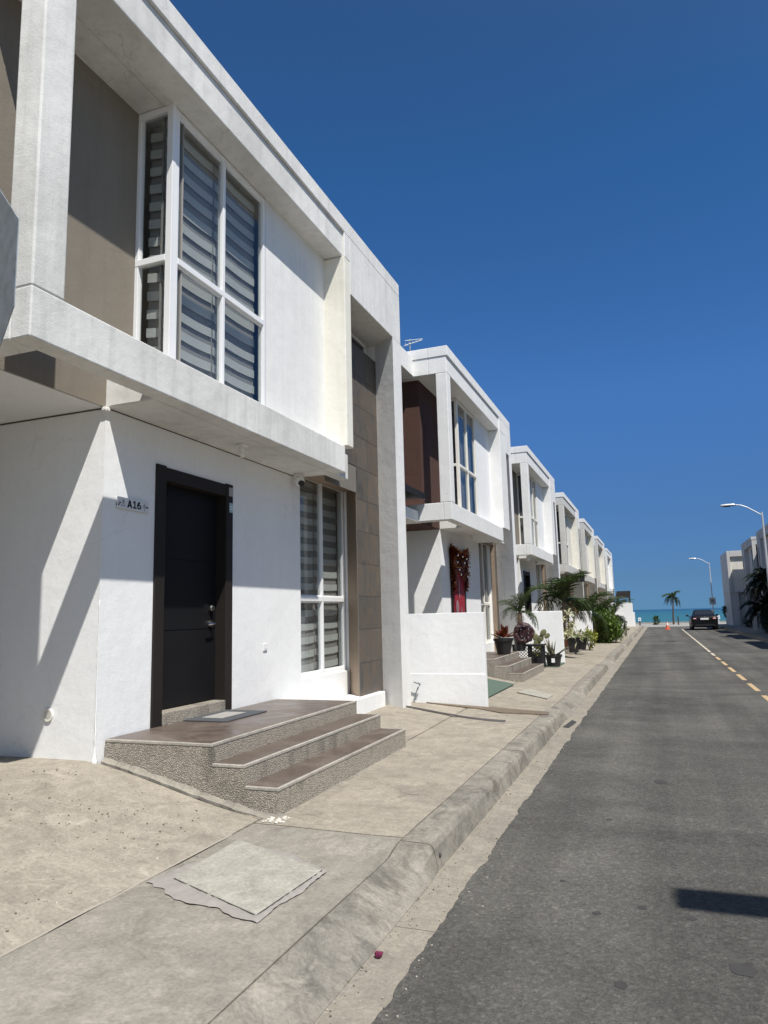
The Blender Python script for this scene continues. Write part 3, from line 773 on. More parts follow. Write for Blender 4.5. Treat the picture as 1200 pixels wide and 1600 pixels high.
    df.box(XW - .14, XW + .022, 5.06, 5.19, .60 if near else .62, 2.895); df.box(XW - .14, XW + .022, 6.15, 6.27, .62, 2.895); df.box(XW - .14, XW + .018, 5.19, 6.15, 2.765, 2.885)
    dfo = build("door_frame", df, "door_frame_brown", h, bevel=.006)
    dl = MB(); lv = [.73, 1.42, 2.08, 2.765]
    for a, b in zip(lv, lv[1:]): dl.box(XW - .145, XW - .10, 5.19, 6.15, a + .004, b - .004)
    dl.box(XW - .145, XW - .106, 5.19, 6.15, .73, 2.765)
    door = build("door", dl, S.get('door', "door_black"), h, bevel=.003)
    hd = MB()
    hd.cur = 0
    if near:
        r8 = [2 * math.pi * k / 12 for k in range(12)]
        hd.loft([[(XW - .10 + q, 6.05 + .032 * math.cos(t), 1.625 + .032 * math.sin(t)) for t in r8] for q in (0, .03)])
        hd.loft([[(XW - .07 + q, 6.05 + .022 * math.cos(t), 1.625 + .022 * math.sin(t)) for t in r8] for q in (0, .015)])
        build("deadbolt", hd, "steel", door)
        hd = MB(); hd.loft([[(XW - .10 + q, 6.05 + .032 * math.cos(t), 1.47 + .032 * math.sin(t)) for t in r8] for q in (0, .022)])
        hd.tube([(XW - .09, 6.05, 1.47), (XW - .035, 6.05, 1.47), (XW - .03, 6.00, 1.468), (XW - .03, 5.92, 1.463)], .010, 8)
        build("handle", hd, "steel", door, smooth=False)
        s1 = MB(); s1.box(XW + .0225, XW + .0245, 6.19, 6.265, 2.77, 2.86); build("door_sticker", s1, "sticker_grey", dfo)
        s1 = MB(); s1.box(XW + .0225, XW + .0245, 6.20, 6.262, 2.60, 2.70); build("door_sticker", s1, "sticker_blue", dfo)
        s1 = MB(); s1.box(XW + .0245, XW + .0252, 6.205, 6.258, 2.655, 2.667); s1.box(XW + .0245, XW + .0252, 6.205, 6.258, 2.628, 2.640); build("sticker_band", s1, "plate_white", dfo)
    else:
        hd.box(XW - .10, XW - .06, 6.0, 6.08, 1.4, 1.55); build("handle", hd, "steel", door)
    tsill = MB(); tsill.box(XW - .16, XW + .03, 5.195, 6.145, .60, .725); build("threshold", tsill, "pebble_dash", h, bevel=.008)
    # porch and steps
    stp = MB(); ys0, ys1 = 4.515, 7.165
    prof = [(-4.06, -.1), (-4.06, .60), (-3.09, .60), (-3.09, .465), (-2.82, .465), (-2.82, .325), (-2.546, .325), (-2.546, -.1)]
    stp.loft([[(x, y, z) for x, z in prof] for y in (ys0, ys1)])
    steps = build("porch_steps", stp, "pebble_dash" if near else "pebble_far", h)
    for (x0, x1, z) in ((-4.06, -3.09, .60), (-3.09, -2.82, .465), (-2.82, -2.546, .325)):
        t = MB(); t.box(x0 + (.0 if x0 < -4 else .001), x1 - .022, ys0 + .022, ys1 - .022, z + .001, z + .018); build("tread", t, S.get('tread', "tread_tile"), steps)
        nz = MB(); nz.box(x1 - .022, x1 + .004, ys0 - .004, ys1 + .004, z - .004, z + .019)
        nz.box(x0 + .005, x1 - .022, ys0 - .004, ys0 + .022, z - .0035, z + .0185); nz.box(x0 + .005, x1 - .022, ys1 - .022, ys1 + .004, z - .0035, z + .0185)
        build("nosing", nz, "nosing_white", steps, bevel=.004)
    # soffit lamp
    lm = MB(); lm.lathe([(.055, 0), (.06, -.02), (.03, -.03), (.03, -.075), (.026, -.08)], (-3.78, 6.0, SLAB0 - .001), 14)
    lo = build("ceiling_light", lm, "white_plastic", h, smooth=False)
    if near:
        bl_ = MB(); bl_.ball((-3.78, 6.0, SLAB0 - .105), .03, 10, 6); build("bulb", bl_, "frame_cream", lo)
    XF_keep = XF
    XF = None; XFD = None; LOC = lambda p: p
    return h
pebble_dash("pebble_far", (.36, .325, .275), (.44, .40, .345))

A16 = dict(wall="plaster_white", frame="plaster_grey", fin="plaster_cream", band="plaster_band", terrace="plaster_taupe", upper="plaster_bright", pier="plaster_bright",
           wframe="frame_white", blind="zebra", near=1, dims=(7.97, 9.52, 9.88, 9.735, 10.25))
H1 = house(0, 0, A16, "nearest house with door plate A16, zebra blinds and brown slate column")
WH = dict(wall="plaster_white", frame="plaster_bright", fin="plaster_bright", band="plaster_bright", terrace="plaster_brown", upper="plaster_white", pier="plaster_white",
          wframe="frame_cream", blind="grey")
H2 = house(HOUSE_DY[1], 0, dict(WH, door="banner_red"), "second white house with dark brown terrace wall, tinsel decorated door and grey curtains")
H3 = house(HOUSE_DY[2], HOUSE_DZ[2], dict(WH, terrace="plaster_taupe", blind="pale", gblind="grey"), "third white house behind the big potted palm, with taupe terrace wall")
OL = dict(wall="plaster_old", frame="plaster_oldgrey", fin="plaster_old", band="plaster_bright", terrace="plaster_taupe", upper="plaster_old", pier="plaster_old", wframe="frame_cream", blind="grey")
H4 = house(HOUSE_DY[3], HOUSE_DZ[3], OL, "weathered cream house with grey post, first of the cream ones past the white houses")
far_labels = ["second cream house down the row, half hidden behind the first cream one", "third cream house down the row, above the dark feathery palms"]
for k in (4, 5):
    house(HOUSE_DY[k], HOUSE_DZ[k], OL, far_labels[k - 4])
house(HOUSE_DY[6], HOUSE_DZ[6], dict(WH, terrace="plaster_taupe"), "last white house of the left row, next to the sea and pergola wall")

for hh_, nm_ in ((H4, "meter_box"), (H3, "security_camera")):
    Bq = Vector((XW, 4.43, .30)); c_ = MB()
    if hh_ is H4: c_.box(-3.45, -3.25, 8.05, 8.35, 3.0, 3.5)
    else: c_.lathe([(.06, 0), (.06, -.05), (.07, -.08), (.05, -.15)], (-3.6, 3.35, 3.235), 12)
    XF = lambda v: Vector(v) - Bq
    build(nm_, c_, "pot_black" if hh_ is H4 else "white_plastic", hh_, bevel=.006); XF = None
# A16 details (fixed to the house, so parts of it) --------------------
def hpart(name, mb, mat, par=H1, house_=H1, **kw):
    global XF
    L = Vector(house_.location); XF = lambda v: Vector(v) - L
    o = build(name, mb, mat, par, **kw); XF = None; return o
npz = MB(); npz.box(XW + .012, XW + .020, 4.575, 4.960, 2.432, 2.528); plate = hpart("house_number_plate", npz, "plate_clear", bevel=.003)
for (yy, zz) in ((4.60, 2.478), (4.935, 2.478), (4.585, 2.462)):
    b = MB(); b.loft([[(XW + q, yy + .007 * math.cos(t), zz + .007 * math.sin(t)) for t in [k * math.pi / 5 for k in range(10)]] for q in (.001, .026)]); hpart("standoff_bolt", b, "ink_black", plate)
def text(body, y, z, size, mat, off, par, x=XW + .0215, depth=.0008, house_=H1):
    cu = bpy.data.curves.new("lettering", 'FONT'); cu.body = body; cu.size = size; cu.extrude = depth; cu.offset = off
    cu.materials.append(MATS[mat]); t_ = bpy.data.objects.new("lettering", cu); COL.objects.link(t_)
    bpy.context.view_layer.update()
    me = bpy.data.meshes.new_from_object(t_.evaluated_get(bpy.context.evaluated_depsgraph_get())); bpy.data.objects.remove(t_)
    o = bpy.data.objects.new("lettering", me); COL.objects.link(o); o.parent = par
    o.rotation_euler = (R_(90), 0, R_(90)); o.location = Vector((x, y, z)) - Vector(house_.location); return o
XL = XW + .0205
def glyph(name_, polys):
    g = MB()
    for pl_ in polys:
        n_ = len(pl_); g.add([(XL, y, z) for y, z in pl_] + [(XL + .0016, y, z) for y, z in pl_], [tuple(range(n_)), tuple(range(2 * n_ - 1, n_ - 1, -1))] + [(k, (k + 1) % n_, n_ + (k + 1) % n_, n_ + k) for k in range(n_)])
    return hpart("lettering", g, "ink_black", plate)
def ringpoly(cy, cz, r0, r1, a0, a1, n_=10, ez=1.):
    out = []
    for k in range(n_):
        t0_, t1_ = a0 + (a1 - a0) * k / n_, a0 + (a1 - a0) * (k + 1) / n_
        out.append([(cy + r0 * math.cos(t0_), cz + r0 * ez * math.sin(t0_)), (cy + r1 * math.cos(t0_), cz + r1 * ez * math.sin(t0_)), (cy + r1 * math.cos(t1_), cz + r1 * ez * math.sin(t1_)), (cy + r0 * math.cos(t1_), cz + r0 * ez * math.sin(t1_))])
    return out
b0, ht = 2.449, .064; a0_ = 4.688
glyph("a", [[(a0_, b0), (a0_ + .017, b0), (a0_ + .036, b0 + ht), (a0_ + .023, b0 + ht)], [(a0_ + .042, b0), (a0_ + .060, b0), (a0_ + .0365, b0 + ht), (a0_ + .0235, b0 + ht)], [(a0_ + .014, b0 + .012), (a0_ + .046, b0 + .012), (a0_ + .044, b0 + .024), (a0_ + .017, b0 + .024)]])
a1_ = a0_ + .068
glyph("one", [[(a1_ + .016, b0), (a1_ + .031, b0), (a1_ + .031, b0 + ht), (a1_ + .016, b0 + ht)], [(a1_ + .001, b0), (a1_ + .016, b0), (a1_ + .016, b0 + .011), (a1_ + .001, b0 + .011)], [(a1_ + .031, b0), (a1_ + .046, b0), (a1_ + .046, b0 + .011), (a1_ + .031, b0 + .011)], [(a1_ + .003, b0 + ht * .66), (a1_ + .016, b0 + ht * .78), (a1_ + .016, b0 + ht), (a1_ + .003, b0 + ht * .84)]])
a2_ = a1_ + .078
glyph("six", ringpoly(a2_, b0 + .021, .0115, .0255, 0, 6.2832, 16, .85) + ringpoly(a2_ + .004, b0 + .030, .016, .0295, 1.35, 3.25, 8, 1.15))
text("B", 4.628, 2.475, .046, "ink_grey", .0, plate)
ln = MB(); ln.box(XW + .0205, XW + .0215, 4.615, 4.67, 2.456, 2.459); ln.box(XW + .0205, XW + .0215, 4.62, 4.664, 2.463, 2.4645); hpart("plate_rule", ln, "ink_grey", plate)
lf = MB()
for (yy, zz, s_, a) in ((4.890, 2.485, .018, .5), (4.898, 2.500, .018, 1.2), (4.910, 2.480, .018, -.4), (4.905, 2.465, .016, 2.4), (4.882, 2.468, .014, 3.0), (4.918, 2.492, .014, .2), (4.925, 2.472, .012, -1.), (4.90, 2.447, .010, 0.)):
    lf.add([(XW + .0214, yy + s_ * (math.cos(a) * u - math.sin(a) * v * .45), zz + s_ * (math.sin(a) * u + math.cos(a) * v * .45)) for u, v in ((-.6, 0), (0, .7), (.6, 0), (0, -.7))], [(0, 1, 2, 3)])
lf.box(XW + .0205, XW + .0213, 4.899, 4.901, 2.44, 2.49); hpart("plate_plant_emblem", lf, "ink_grey", plate)
cmr = MB(); cmr.lathe([(.058, 0), (.058, -.03), (.05, -.045)], (-3.99, 7.60, 3.238), 16); sc_cam = hpart("security_camera", cmr, "white_plastic")
cmr = MB(); cmr.ball((-3.96, 7.57, 3.15), .062, 14, 8); hpart("camera_ball", cmr, "white_plastic", sc_cam, smooth=True)
cmr = MB(); cmr.tube([(-3.955, 7.565, 3.14), (-3.905, 7.525, 3.105)], .036, 12); hpart("lens", cmr, "ink_black", sc_cam)
ou = MB(); ou.box(XW + .001, XW + .012, 6.90, 6.985, 1.155, 1.235); oo = hpart("outlet_cover", ou, "white_plastic", bevel=.004)
ou = MB(); ou.box(XW + .012, XW + .016, 6.915, 6.97, 1.165, 1.195); hpart("outlet_flap", ou, "plate_clear", oo, bevel=.002)
vt = MB(); vt.loft([[(-4.55 + r * math.cos(t), 4.429 - q, .80 + r * math.sin(t)) for t in [k * math.pi / 12 for k in range(24)]] for r, q in ((.05, 0), (.05, .014), (.038, .014), (.036, .006))]); vo = hpart("vent_grille", vt, "frame_cream")
vb = MB()
for k in range(-4, 5): vb.box(-4.55 - .034, -4.55 + .034, 4.4165, 4.4195, .80 + k * .008 - .0018, .80 + k * .008 + .0018)
hpart("vent_bars", vb, "frame_cream", vo)
cn = MB(); cn.box(XW - .018, XW + .035, 4.395, 4.45, 3.20, 3.238); hpart("corner_cap", cn, "plaster_bright", bevel=.01)
gpn = MB(); gpn.box(-9, XW + .004, 4.426, 4.43, 3.227, 3.2385); gpn.box(XW, XW + .004, 4.43, 7.79, 3.230, 3.2385); hpart("shadow_gap", gpn, "joint_dark")
ff = MB(); v = []; ln_ = [(-4.06 + 1.514 * k / 24, 4.515) for k in range(25)] + [(-2.546, 4.515 + 2.6 * k / 30) for k in range(1, 31)]
for k, (x, y) in enumerate(ln_):
    zz = fc_z(x, 4.45, True) if k < 25 and x < -2.65 else (sw_z(x, y)); nn = .6 + .5 * mnoise.noise(Vector((k * .5, 2, 2))) + .3 * mnoise.noise(Vector((k * 1.7, 5, 2)))
    hgt, wid = (.045 * nn, .06 * nn) if k < 25 else (.012 * nn, .018 * nn)
    ox, oy = (0, -1) if k < 24 else ((.7, -.7) if k == 24 else (1, 0))
    v += [(x + ox * .001, y + oy * .001, zz + max(.004, hgt)), (x + ox * max(.006, wid) * .4, y + oy * max(.006, wid) * .4, zz + max(.003, hgt) * .45), (x + ox * max(.008, wid), y + oy * max(.008, wid), zz + .001), (x + ox * max(.008, wid), y + oy * max(.008, wid), zz - .02)]
ff.add(v, [(4 * k + q, 4 * k + q + 1, 4 * k + q + 5, 4 * k + q + 4) for k in range(len(ln_) - 1) for q in range(3)])
hpart("mortar_fillet", ff, "concrete_walk", smooth=False)
# flaking paint ridge on the house corner
rg = MB(); rg.tube([(XW + .004 + .005 * mnoise.noise(Vector((0, 0, q * .9))), 4.426 + .004 * mnoise.noise(Vector((3, 0, q * .9))), .42 + q * .055) for q in range(24)], [.002 + (.004 + .009 * abs(mnoise.noise(Vector((q * .7, 1, 1))))) * (1 - q / 24) if q > 1 else .024 for q in range(24)], 7); hpart("paint_ridge", rg, "plaster_white", smooth=True)

# ------------------------------------------------------------------ right hand row
RW = dict(wall="plaster_far", frame="plaster_far", fin="plaster_far", band="plaster_far", terrace="plaster_taupe", upper="plaster_far", pier="plaster_far", wframe="frame_cream", blind="grey",
          mirror=6.75, group="pale houses along the right pavement")
R2 = house(50.0, -.45, RW, "second pale house from the sea on the right, with an open terrace")
R3 = copy_tree(R2); R3.location.y -= 8.9; R3['label'] = "pale grey house at the right photo edge, behind the nearer street lamp"
for k in range(2, 6):
    q = copy_tree(R2); q.location.y -= 8.9 * k; q['label'] = ["third", "fourth", "fifth", "sixth"][k - 2] + " pale house from the sea on the right, beyond the edge of the photo"
# last house on the right: plain block with a framed blind panel on its near end
r1 = thing("town_house", "last grey house on the right before the sea, framed blank panel on its end", "house", (5.12, 60.2, .05), 0, "pale houses along the right pavement")
L1 = Vector(r1.location)
def rp(name, mb, mat):
    global XF
    XF = lambda v: Vector(v) - L1
    o = build(name, mb, mat, r1, bevel=.01); XF = None; return o
b = MB(); b.box(5.17, 12, 60.6, 66.0, -.1, 5.6); rp("wall", b, "plaster_far")
b = MB(); b.box(5.12, 5.33, 60.2, 66.1, 2.62, 5.78); b.box(5.33, 12.2, 60.2, 66.1, 5.34, 5.78); b.box(5.33, 12.2, 60.25, 60.6, 2.62, 2.76); rp("frame", b, "plaster_far")
b = MB(); b.box(5.332, 12.1, 60.36, 60.59, 2.76, 5.34); rp("panel", b, "plaster_old")
b = MB(); b.box(5.12, 5.7, 60.3, 66.05, -.1, 2.615); rp("pier", b, "plaster_far")
# ------------------------------------------------------------------ low boundary walls
wl = ["white low wall nearest the camera, between house A16 and the porch with red croton pots", "white low wall behind the potted date palm and aloe",
      "white low wall beside the big fan palm and yellow shrub", "white low wall hidden among the feathery palms", "white low wall far down the row past the palms", "white low wall just before the pergola wall"]
for i, ly in enumerate(LOW_Y):
    s = MB(); z0 = .05; L = (-3.0, ly, .2)
    g = []
    n_ = 24
    s.box(-4.0 if i else -3.9, -2.40, ly, ly + .12, z0, 1.525 + HOUSE_DZ[i])
    if i == 0: s.box(-3.9, -2.396, ly - .010, ly - .001, z0, .645)
    tag(build("low_wall", s, "plaster_white", loc=L, bevel=.012), wl[i], "wall", "white low walls between the forecourts")

# ------------------------------------------------------------------ things on the near forecourt
# access hatch: concrete lid with torn sheet round it
hc = [(-2.50, 3.32), (-1.863, 3.089), (-1.83, 3.722), (-2.529, 3.983)]
ctr = (sum(p[0] for p in hc) / 4, sum(p[1] for p in hc) / 4)
zt = lambda x, y: sw_z(x, y)
L = (ctr[0], ctr[1], zt(*ctr))
hatch = thing("inspection_hatch", "square concrete inspection lid with torn plastic sheet at its edges, nearest in the pavement", "hatch", L, 0, "inspection hatches in the pavement")
def at_parent(name, mb, mat, par, **kw):
    global XF
    Lp = Vector(par.location); rzz = par.rotation_euler.z
    mr = Matrix.Rotation(-rzz, 3, 'Z')
    XF = lambda v: mr @ (Vector(v) - Lp)
    o = build(name, mb, mat, par, **kw); XF = None; return o
s = MB(); s.add([(x, y, zt(x, y) + .018 + .002 * (k % 2)) for k, (x, y) in enumerate(hc)] + [(x, y, zt(x, y) - .03) for x, y in hc], [(0, 1, 2, 3), (7, 6, 5, 4)] + [(k, 4 + k, 4 + (k + 1) % 4, (k + 1) % 4) for k in range(4)])
at_parent("lid", s, "concrete_lid", hatch, bevel=.006)
s = MB(); v = []; f = []
NP = 200
def per(t):
    k = int(t * 4) % 4; u = t * 4 - int(t * 4); a, b = hc[k], hc[(k + 1) % 4]; return Vector((a[0] + (b[0] - a[0]) * u, a[1] + (b[1] - a[1]) * u)), k, u
WID = [(0, .17), (.10, .14), (.2, .085), (.25, .075), (.3, .045), (.4, .05), (.5, .03), (.56, .06), (.62, .085), (.68, .045), (.75, .035), (.82, .02), (.9, .03), (.95, .10), (1, .17)]
for i in range(NP):
    t = i / NP; p, k, u = per(t); out = (p - Vector(ctr)).normalized()
    for (ta, wa), (tb, wb) in zip(WID, WID[1:]):
        if ta <= t <= tb: wd = wa + (wb - wa) * (t - ta) / (tb - ta)
    wd *= .85 + .55 * mnoise.noise(Vector((t * 17, 1, 1))) + .16 * mnoise.noise(Vector((t * 60, 4, 1)))
    wd = max(.006, wd)
    for q in (-.12, .25, .65, 1.):
        pp = p + out * wd * q
        lift = .016 * abs(mnoise.noise(Vector((pp.x * 17, pp.y * 17, 3)))) * (1 - abs(q - .5)) + (.002 if q > .9 else .008)
        v.append((pp.x, pp.y, zt(pp.x, pp.y) + .003 + lift))
for i in range(NP):
    for q in range(3):
        a = i * 4 + q; b_ = ((i + 1) % NP) * 4 + q; f.append((a, b_, b_ + 1, a + 1))
s.add(v, f); at_parent("torn_sheet", s, "plastic_sheet", hatch, smooth=True)
s = MB()
for (a, b) in ((hc[0], hc[1]), (hc[1], hc[2]), (hc[2], hc[3])):
    A, Bv = Vector(a), Vector(b); nrm = Vector((Bv.y - A.y, A.x - Bv.x)).normalized() * (.007 if a != hc[2] else .004)
    v = []
    for k in range(13):
        q = A.lerp(Bv, k / 12); o2 = q + nrm * (.8 + .5 * mnoise.noise(Vector((q.x * 20, q.y * 20, 5)))); v += [(q.x, q.y, zt(q.x, q.y) + .0145), (o2.x, o2.y, zt(o2.x, o2.y) + .0145)]
    s.add(v, [(2 * k, 2 * k + 1, 2 * k + 3, 2 * k + 2) for k in range(12)])
at_parent("lid_gap_shade", s, "ink_black", hatch)  # black strips drawn for the shade in the gap round the lid
hc2 = [(-2.33, 12.2), (-1.77, 11.72), (-1.74, 12.25), (-2.22, 12.8)]
s = MB(); s.add([(x, y, zt(x, y) + .02) for x, y in hc2] + [(x, y, zt(x, y) - .03) for x, y in hc2], [(0, 1, 2, 3), (7, 6, 5, 4)] + [(k, 4 + k, 4 + (k + 1) % 4, (k + 1) % 4) for k in range(4)])
tag(build("inspection_hatch", s, "concrete_lid", loc=(-2, 12.2, .16)), "flat concrete inspection lid in the pavement before the second house's steps", "hatch", "inspection hatches in the pavement")
# doormat
dmn = thing("doormat", "grey rectangular doormat with paler middle on the porch of A16", "doormat", (-3.85, 5.82, .619), R_(-6))
mm = MB()
for zz, c in ((.0, None),): mm.box(-4.07, -3.60, 5.47, 6.17, .6185, .630)
at_parent("mat_border", mm, "mat_grey", dmn, bevel=.004)
mm = MB(); mm.box(-3.96, -3.74, 5.62, 6.02, .630, .632); at_parent("mat_panel", mm, "mat_pale", dmn)
# flattened hose over the forecourt
hs_ = [(-3.92, 9.86), (-3.55, 9.72), (-3.24, 9.60), (-2.8, 9.38), (-2.4, 9.18), (-2.1, 9.08), (-1.9, 9.06)]
s = MB(); rings = []
for i, (x, y) in enumerate(hs_):
    z = (sw_z(x, y) if x > -2.65 else fc_z(x, y, False)) + .008; wdt = .022 if i < 4 else .03 + .012 * (i - 4)
    rings.append([(x, y - wdt, z), (x, y - wdt * .6, z + .014), (x, y, z + .007), (x, y + wdt * .6, z + .014), (x, y + wdt, z), (x, y, z - .004)])
s.loft(rings); s.rough(.004, 9)
tag(build("flat_hose", s, "hose_grey", loc=(-3., 9.4, .25)), "flattened dark grey hose lying across the concrete before the low wall", "hose")
s = MB(); bx = [(-3.3, 10.24), (-2.42, 10.24), (-1.50, 10.06), (-1.48, 9.83), (-2.1, 9.78), (-2.5, 10.05), (-3.2, 10.19)]
s.add([(x, y, (sw_z(x, y) if x > -2.65 else fc_z(x, y, False)) + .012) for x, y in bx] + [(x, y, (sw_z(x, y) if x > -2.65 else fc_z(x, y, False)) - .01) for x, y in bx], [tuple(range(7)), tuple(range(13, 6, -1))] + [(k, 7 + k, 7 + (k + 1) % 7, (k + 1) % 7) for k in range(7)])
tag(build("ramp_edge_strip", s, "ramp_edge_brown", loc=(-2.3, 10., .2)), "thin brown strip for the shaded ramp edge at the low white wall", "ramp edge")  # brown strip put in place of the shading along the ramp edge
# stub of pipe and tap at the low wall
tp = MB(); tp.tube([(-3.44, 10.18, .27), (-3.44, 10.18, .36), (-3.40, 10.17, .44), (-3.36, 10.17, .50), (-3.38, 10.14, .515)], .014, 8)
tp.tube([(-3.36, 10.17, .50), (-3.46, 10.17, .53)], .010, 8)
tag(build("garden_tap", tp, "galvanised", loc=(-3.44, 10.18, .27)), "small rusty pipe and tap at the foot of the low wall by A16", "tap")
s = MB(); s.box(-3.35, -2.60, 11.0, 13.4, 0, .008); s.v = [(x, y, (fc_z(x, y, True) if x < -2.65 else sw_z(x, y)) + .016 + z) for x, y, z in s.v]
tag(build("turf_mat", s, "turf_green", loc=(-3., 12.5, .2)), "green turf mat on the slope beside the second house's steps", "mat")
# petal
s = MB(); s.ball((-1.283, 3.167, .012), .022, 7, 4, .45); s.rough(.014, 50); tag(build("fallen_petal", s, "petal", loc=(-1.283, 3.167, 0)), "crumpled magenta petal lying in the gutter", "petal")
s = MB(); s.add([(-1.30, 9.85, .003), (-1.25, 10.5, .003), (-1.17, 10.3, .003), (-1.22, 9.8, .003)], [(0, 1, 2, 3)]); build("gutter_puddle_stain", s, "stain_oil", road)
s = MB(); s.tube([(-1.346, 4.36, .055), (-1.362, 4.36, .060)], .016, 10); build("weep_hole", s, "ink_black", kerb)

# stop sign plate seen from behind, at the left edge
sg = thing("octagonal_road_sign", "back of a grey galvanised octagonal road sign at the left photo edge", "road sign", (-2.76, 2.23, .15))
r_ = .49
s = MB(); oc = [(r_ * math.cos(R_(22.5 + 45 * k)), r_ * math.sin(R_(22.5 + 45 * k))) for k in range(8)]
vx = Vector((.93, -.37, 0)).normalized()
C0 = Vector((-2.75, 2.17, 2.96))
s.loft([[C0 + vx * a + Vector((0, 0, b)) + Vector((.37, .93, 0)) * q for a, b in oc] for q in (0, .004)])
at_parent("sign_plate", s, "galvanised", sg)
s = MB(); s.box(-2.79, -2.73, 2.20, 2.26, .1, 3.35); at_parent("sign_post", s, "galvanised", sg)

# antenna on the second house's roof
an = thing("tv_antenna", "thin aluminium TV antenna on a mast above the second house", "antenna", (-4.6, 13.95, 6.4))
s = MB(); s.tube([(-4.6, 13.95, 6.35), (-4.6, 13.95, 7.42)], .016, 6); at_parent("mast", s, "galvanised", an)
s = MB(); s.tube([(-4.70, 13.85, 7.25), (-4.36, 14.1, 7.42)], .010, 6); s.tube([(-4.68, 13.85, 7.36), (-4.36, 14.1, 7.44)], .008, 6)
for k in range(6):
    t = k / 5; p = Vector((-4.69, 13.86, 7.27)).lerp(Vector((-4.37, 14.09, 7.42)), t); s.tube([p + Vector((-.06, .09, 0)) * (1 - .4 * t), p + Vector((.06, -.09, 0)) * (1 - .4 * t)], .006, 5)
at_parent("aerial_elements", s, "galvanised", an)

# awning in the second carport
aw = thing("carport_awning", "dark flat metal awning over the second house's carport, left of its white post", "awning", (-4.6, 12.7, 3.4))
s = MB(); s.add([(-4.9, 10.9, 3.80), (-3.95, 10.9, 3.74), (-3.95, 12.55, 3.74), (-4.9, 12.55, 3.80)] + [(-4.9, 10.9, 3.70), (-3.95, 10.9, 3.66), (-3.95, 12.55, 3.66), (-4.9, 12.55, 3.70)], [(0, 1, 2, 3), (7, 6, 5, 4), (0, 4, 5, 1), (1, 5, 6, 2), (2, 6, 7, 3), (3, 7, 4, 0)])
at_parent("awning_sheet", s, "door_black", aw)
s = MB(); s.box(-3.948, -3.92, 10.9, 12.56, 3.64, 3.75); at_parent("awning_rail", s, "door_black", aw)

# Christmas banner and garland on the second door
dd = H2.location - H1.location
s = MB(); n_ = 8; v = []; f = []
for j in range(15):
    for i in range(n_ + 1):
        v.append((XW + .03 + .008 * math.sin(i * 1.7 + j * .5), 5.20 + .93 * i / n_ + dd.y - .02 * math.sin(j * .4), .78 + (2.62 - .78) * j / 14))
for j in range(14):
    for i in range(n_): a = j * (n_ + 1) + i; f.append((a, a + 1, a + n_ + 2, a + n_ + 1))
s.add(v, f)
bn = thing("door_banner", "red Christmas banner with pale figures hanging on the second house's door", "banner", (XW + .03, 5.66 + dd.y, .78))
at_parent("banner_cloth", s, "banner_red", bn, smooth=True)
s = MB()
for (yy, zz, a, b_) in ((5.36, 2.2, .07, .2), (5.62, 2.05, .06, .22), (5.42, 1.65, .12, .16), (5.45, 1.15, .10, .26), (5.75, 1.55, .05, .12), (5.72, 1.2, .05, .1)):
    s.add([(XW + .044, yy + dd.y + a * math.cos(t), zz + b_ * math.sin(t)) for t in [k * math.pi / 8 for k in range(16)]], [tuple(range(16))])
at_parent("banner_print", s, "banner_pink", bn)
gl_ = thing("tinsel_garland", "red and gold tinsel garland with silver baubles over the second house's door", "garland", (XW + .05, 5.66 + dd.y, 2.85))
path = []
for k in range(40):
    t = k / 39; yy = 5.02 + 1.30 * t; zz = 2.93 - .22 * math.sin(t * math.pi) * .55 - (.0 if .12 < t < .8 else 0)
    path.append((yy, zz))
path += [(6.32 - .01 * k, 2.9 - .06 * k) for k in range(14)]
path2 = [(5.04 + .008 * k, 2.9 - .07 * k) for k in range(13)]
s = MB()
for (yy, zz) in path + path2:
    for q in range(34):
        d_ = Vector((abs(random.gauss(0, 1)), random.gauss(0, 1), random.gauss(0, 1))).normalized(); l_ = random.uniform(.06, .15)
        p = Vector((XW + .04, yy + dd.y, zz - .05)); e = d_.cross(Vector((.3, .2, .9))).normalized() * .009
        s.cur = 0 if random.random() < .6 else 1; s.add([p - e, p + e, p + d_ * l_ + e, p + d_ * l_ - e], [(0, 1, 2, 3)])
for q in range(700):
    yy = random.uniform(5.1, 6.25); zz = random.uniform(2.25, 2.9)
    if abs(yy - 5.66) < .18 and zz < 2.45: continue
    p = Vector((XW + .05 + random.uniform(0, .05), yy + dd.y, zz)); d_ = Vector((random.uniform(0, .6), random.gauss(0, 1), random.gauss(0, 1))).normalized() * random.uniform(.05, .11)
    e = Vector((0, d_.z, -d_.y)) * .12; s.cur = 0 if random.random() < .55 else 1; s.add([p - e, p + e, p + d_ + e, p + d_ - e], [(0, 1, 2, 3)])
tn = at_parent("tinsel", s, ["tinsel_red", "tinsel_gold"], gl_)
for (yy, zz) in ((5.2, 2.75), (5.3, 2.45), (5.42, 2.35), (5.75, 2.62), (5.95, 2.72), (6.1, 2.6), (6.2, 2.4), (5.98, 2.33), (6.08, 2.3), (5.6, 2.75), (5.15, 2.6), (6.22, 2.75)):
    s = MB(); s.ball((XW + .15, yy + dd.y, zz), .026, 10, 6); at_parent("bauble", s, "bauble_silver", gl_, smooth=True)

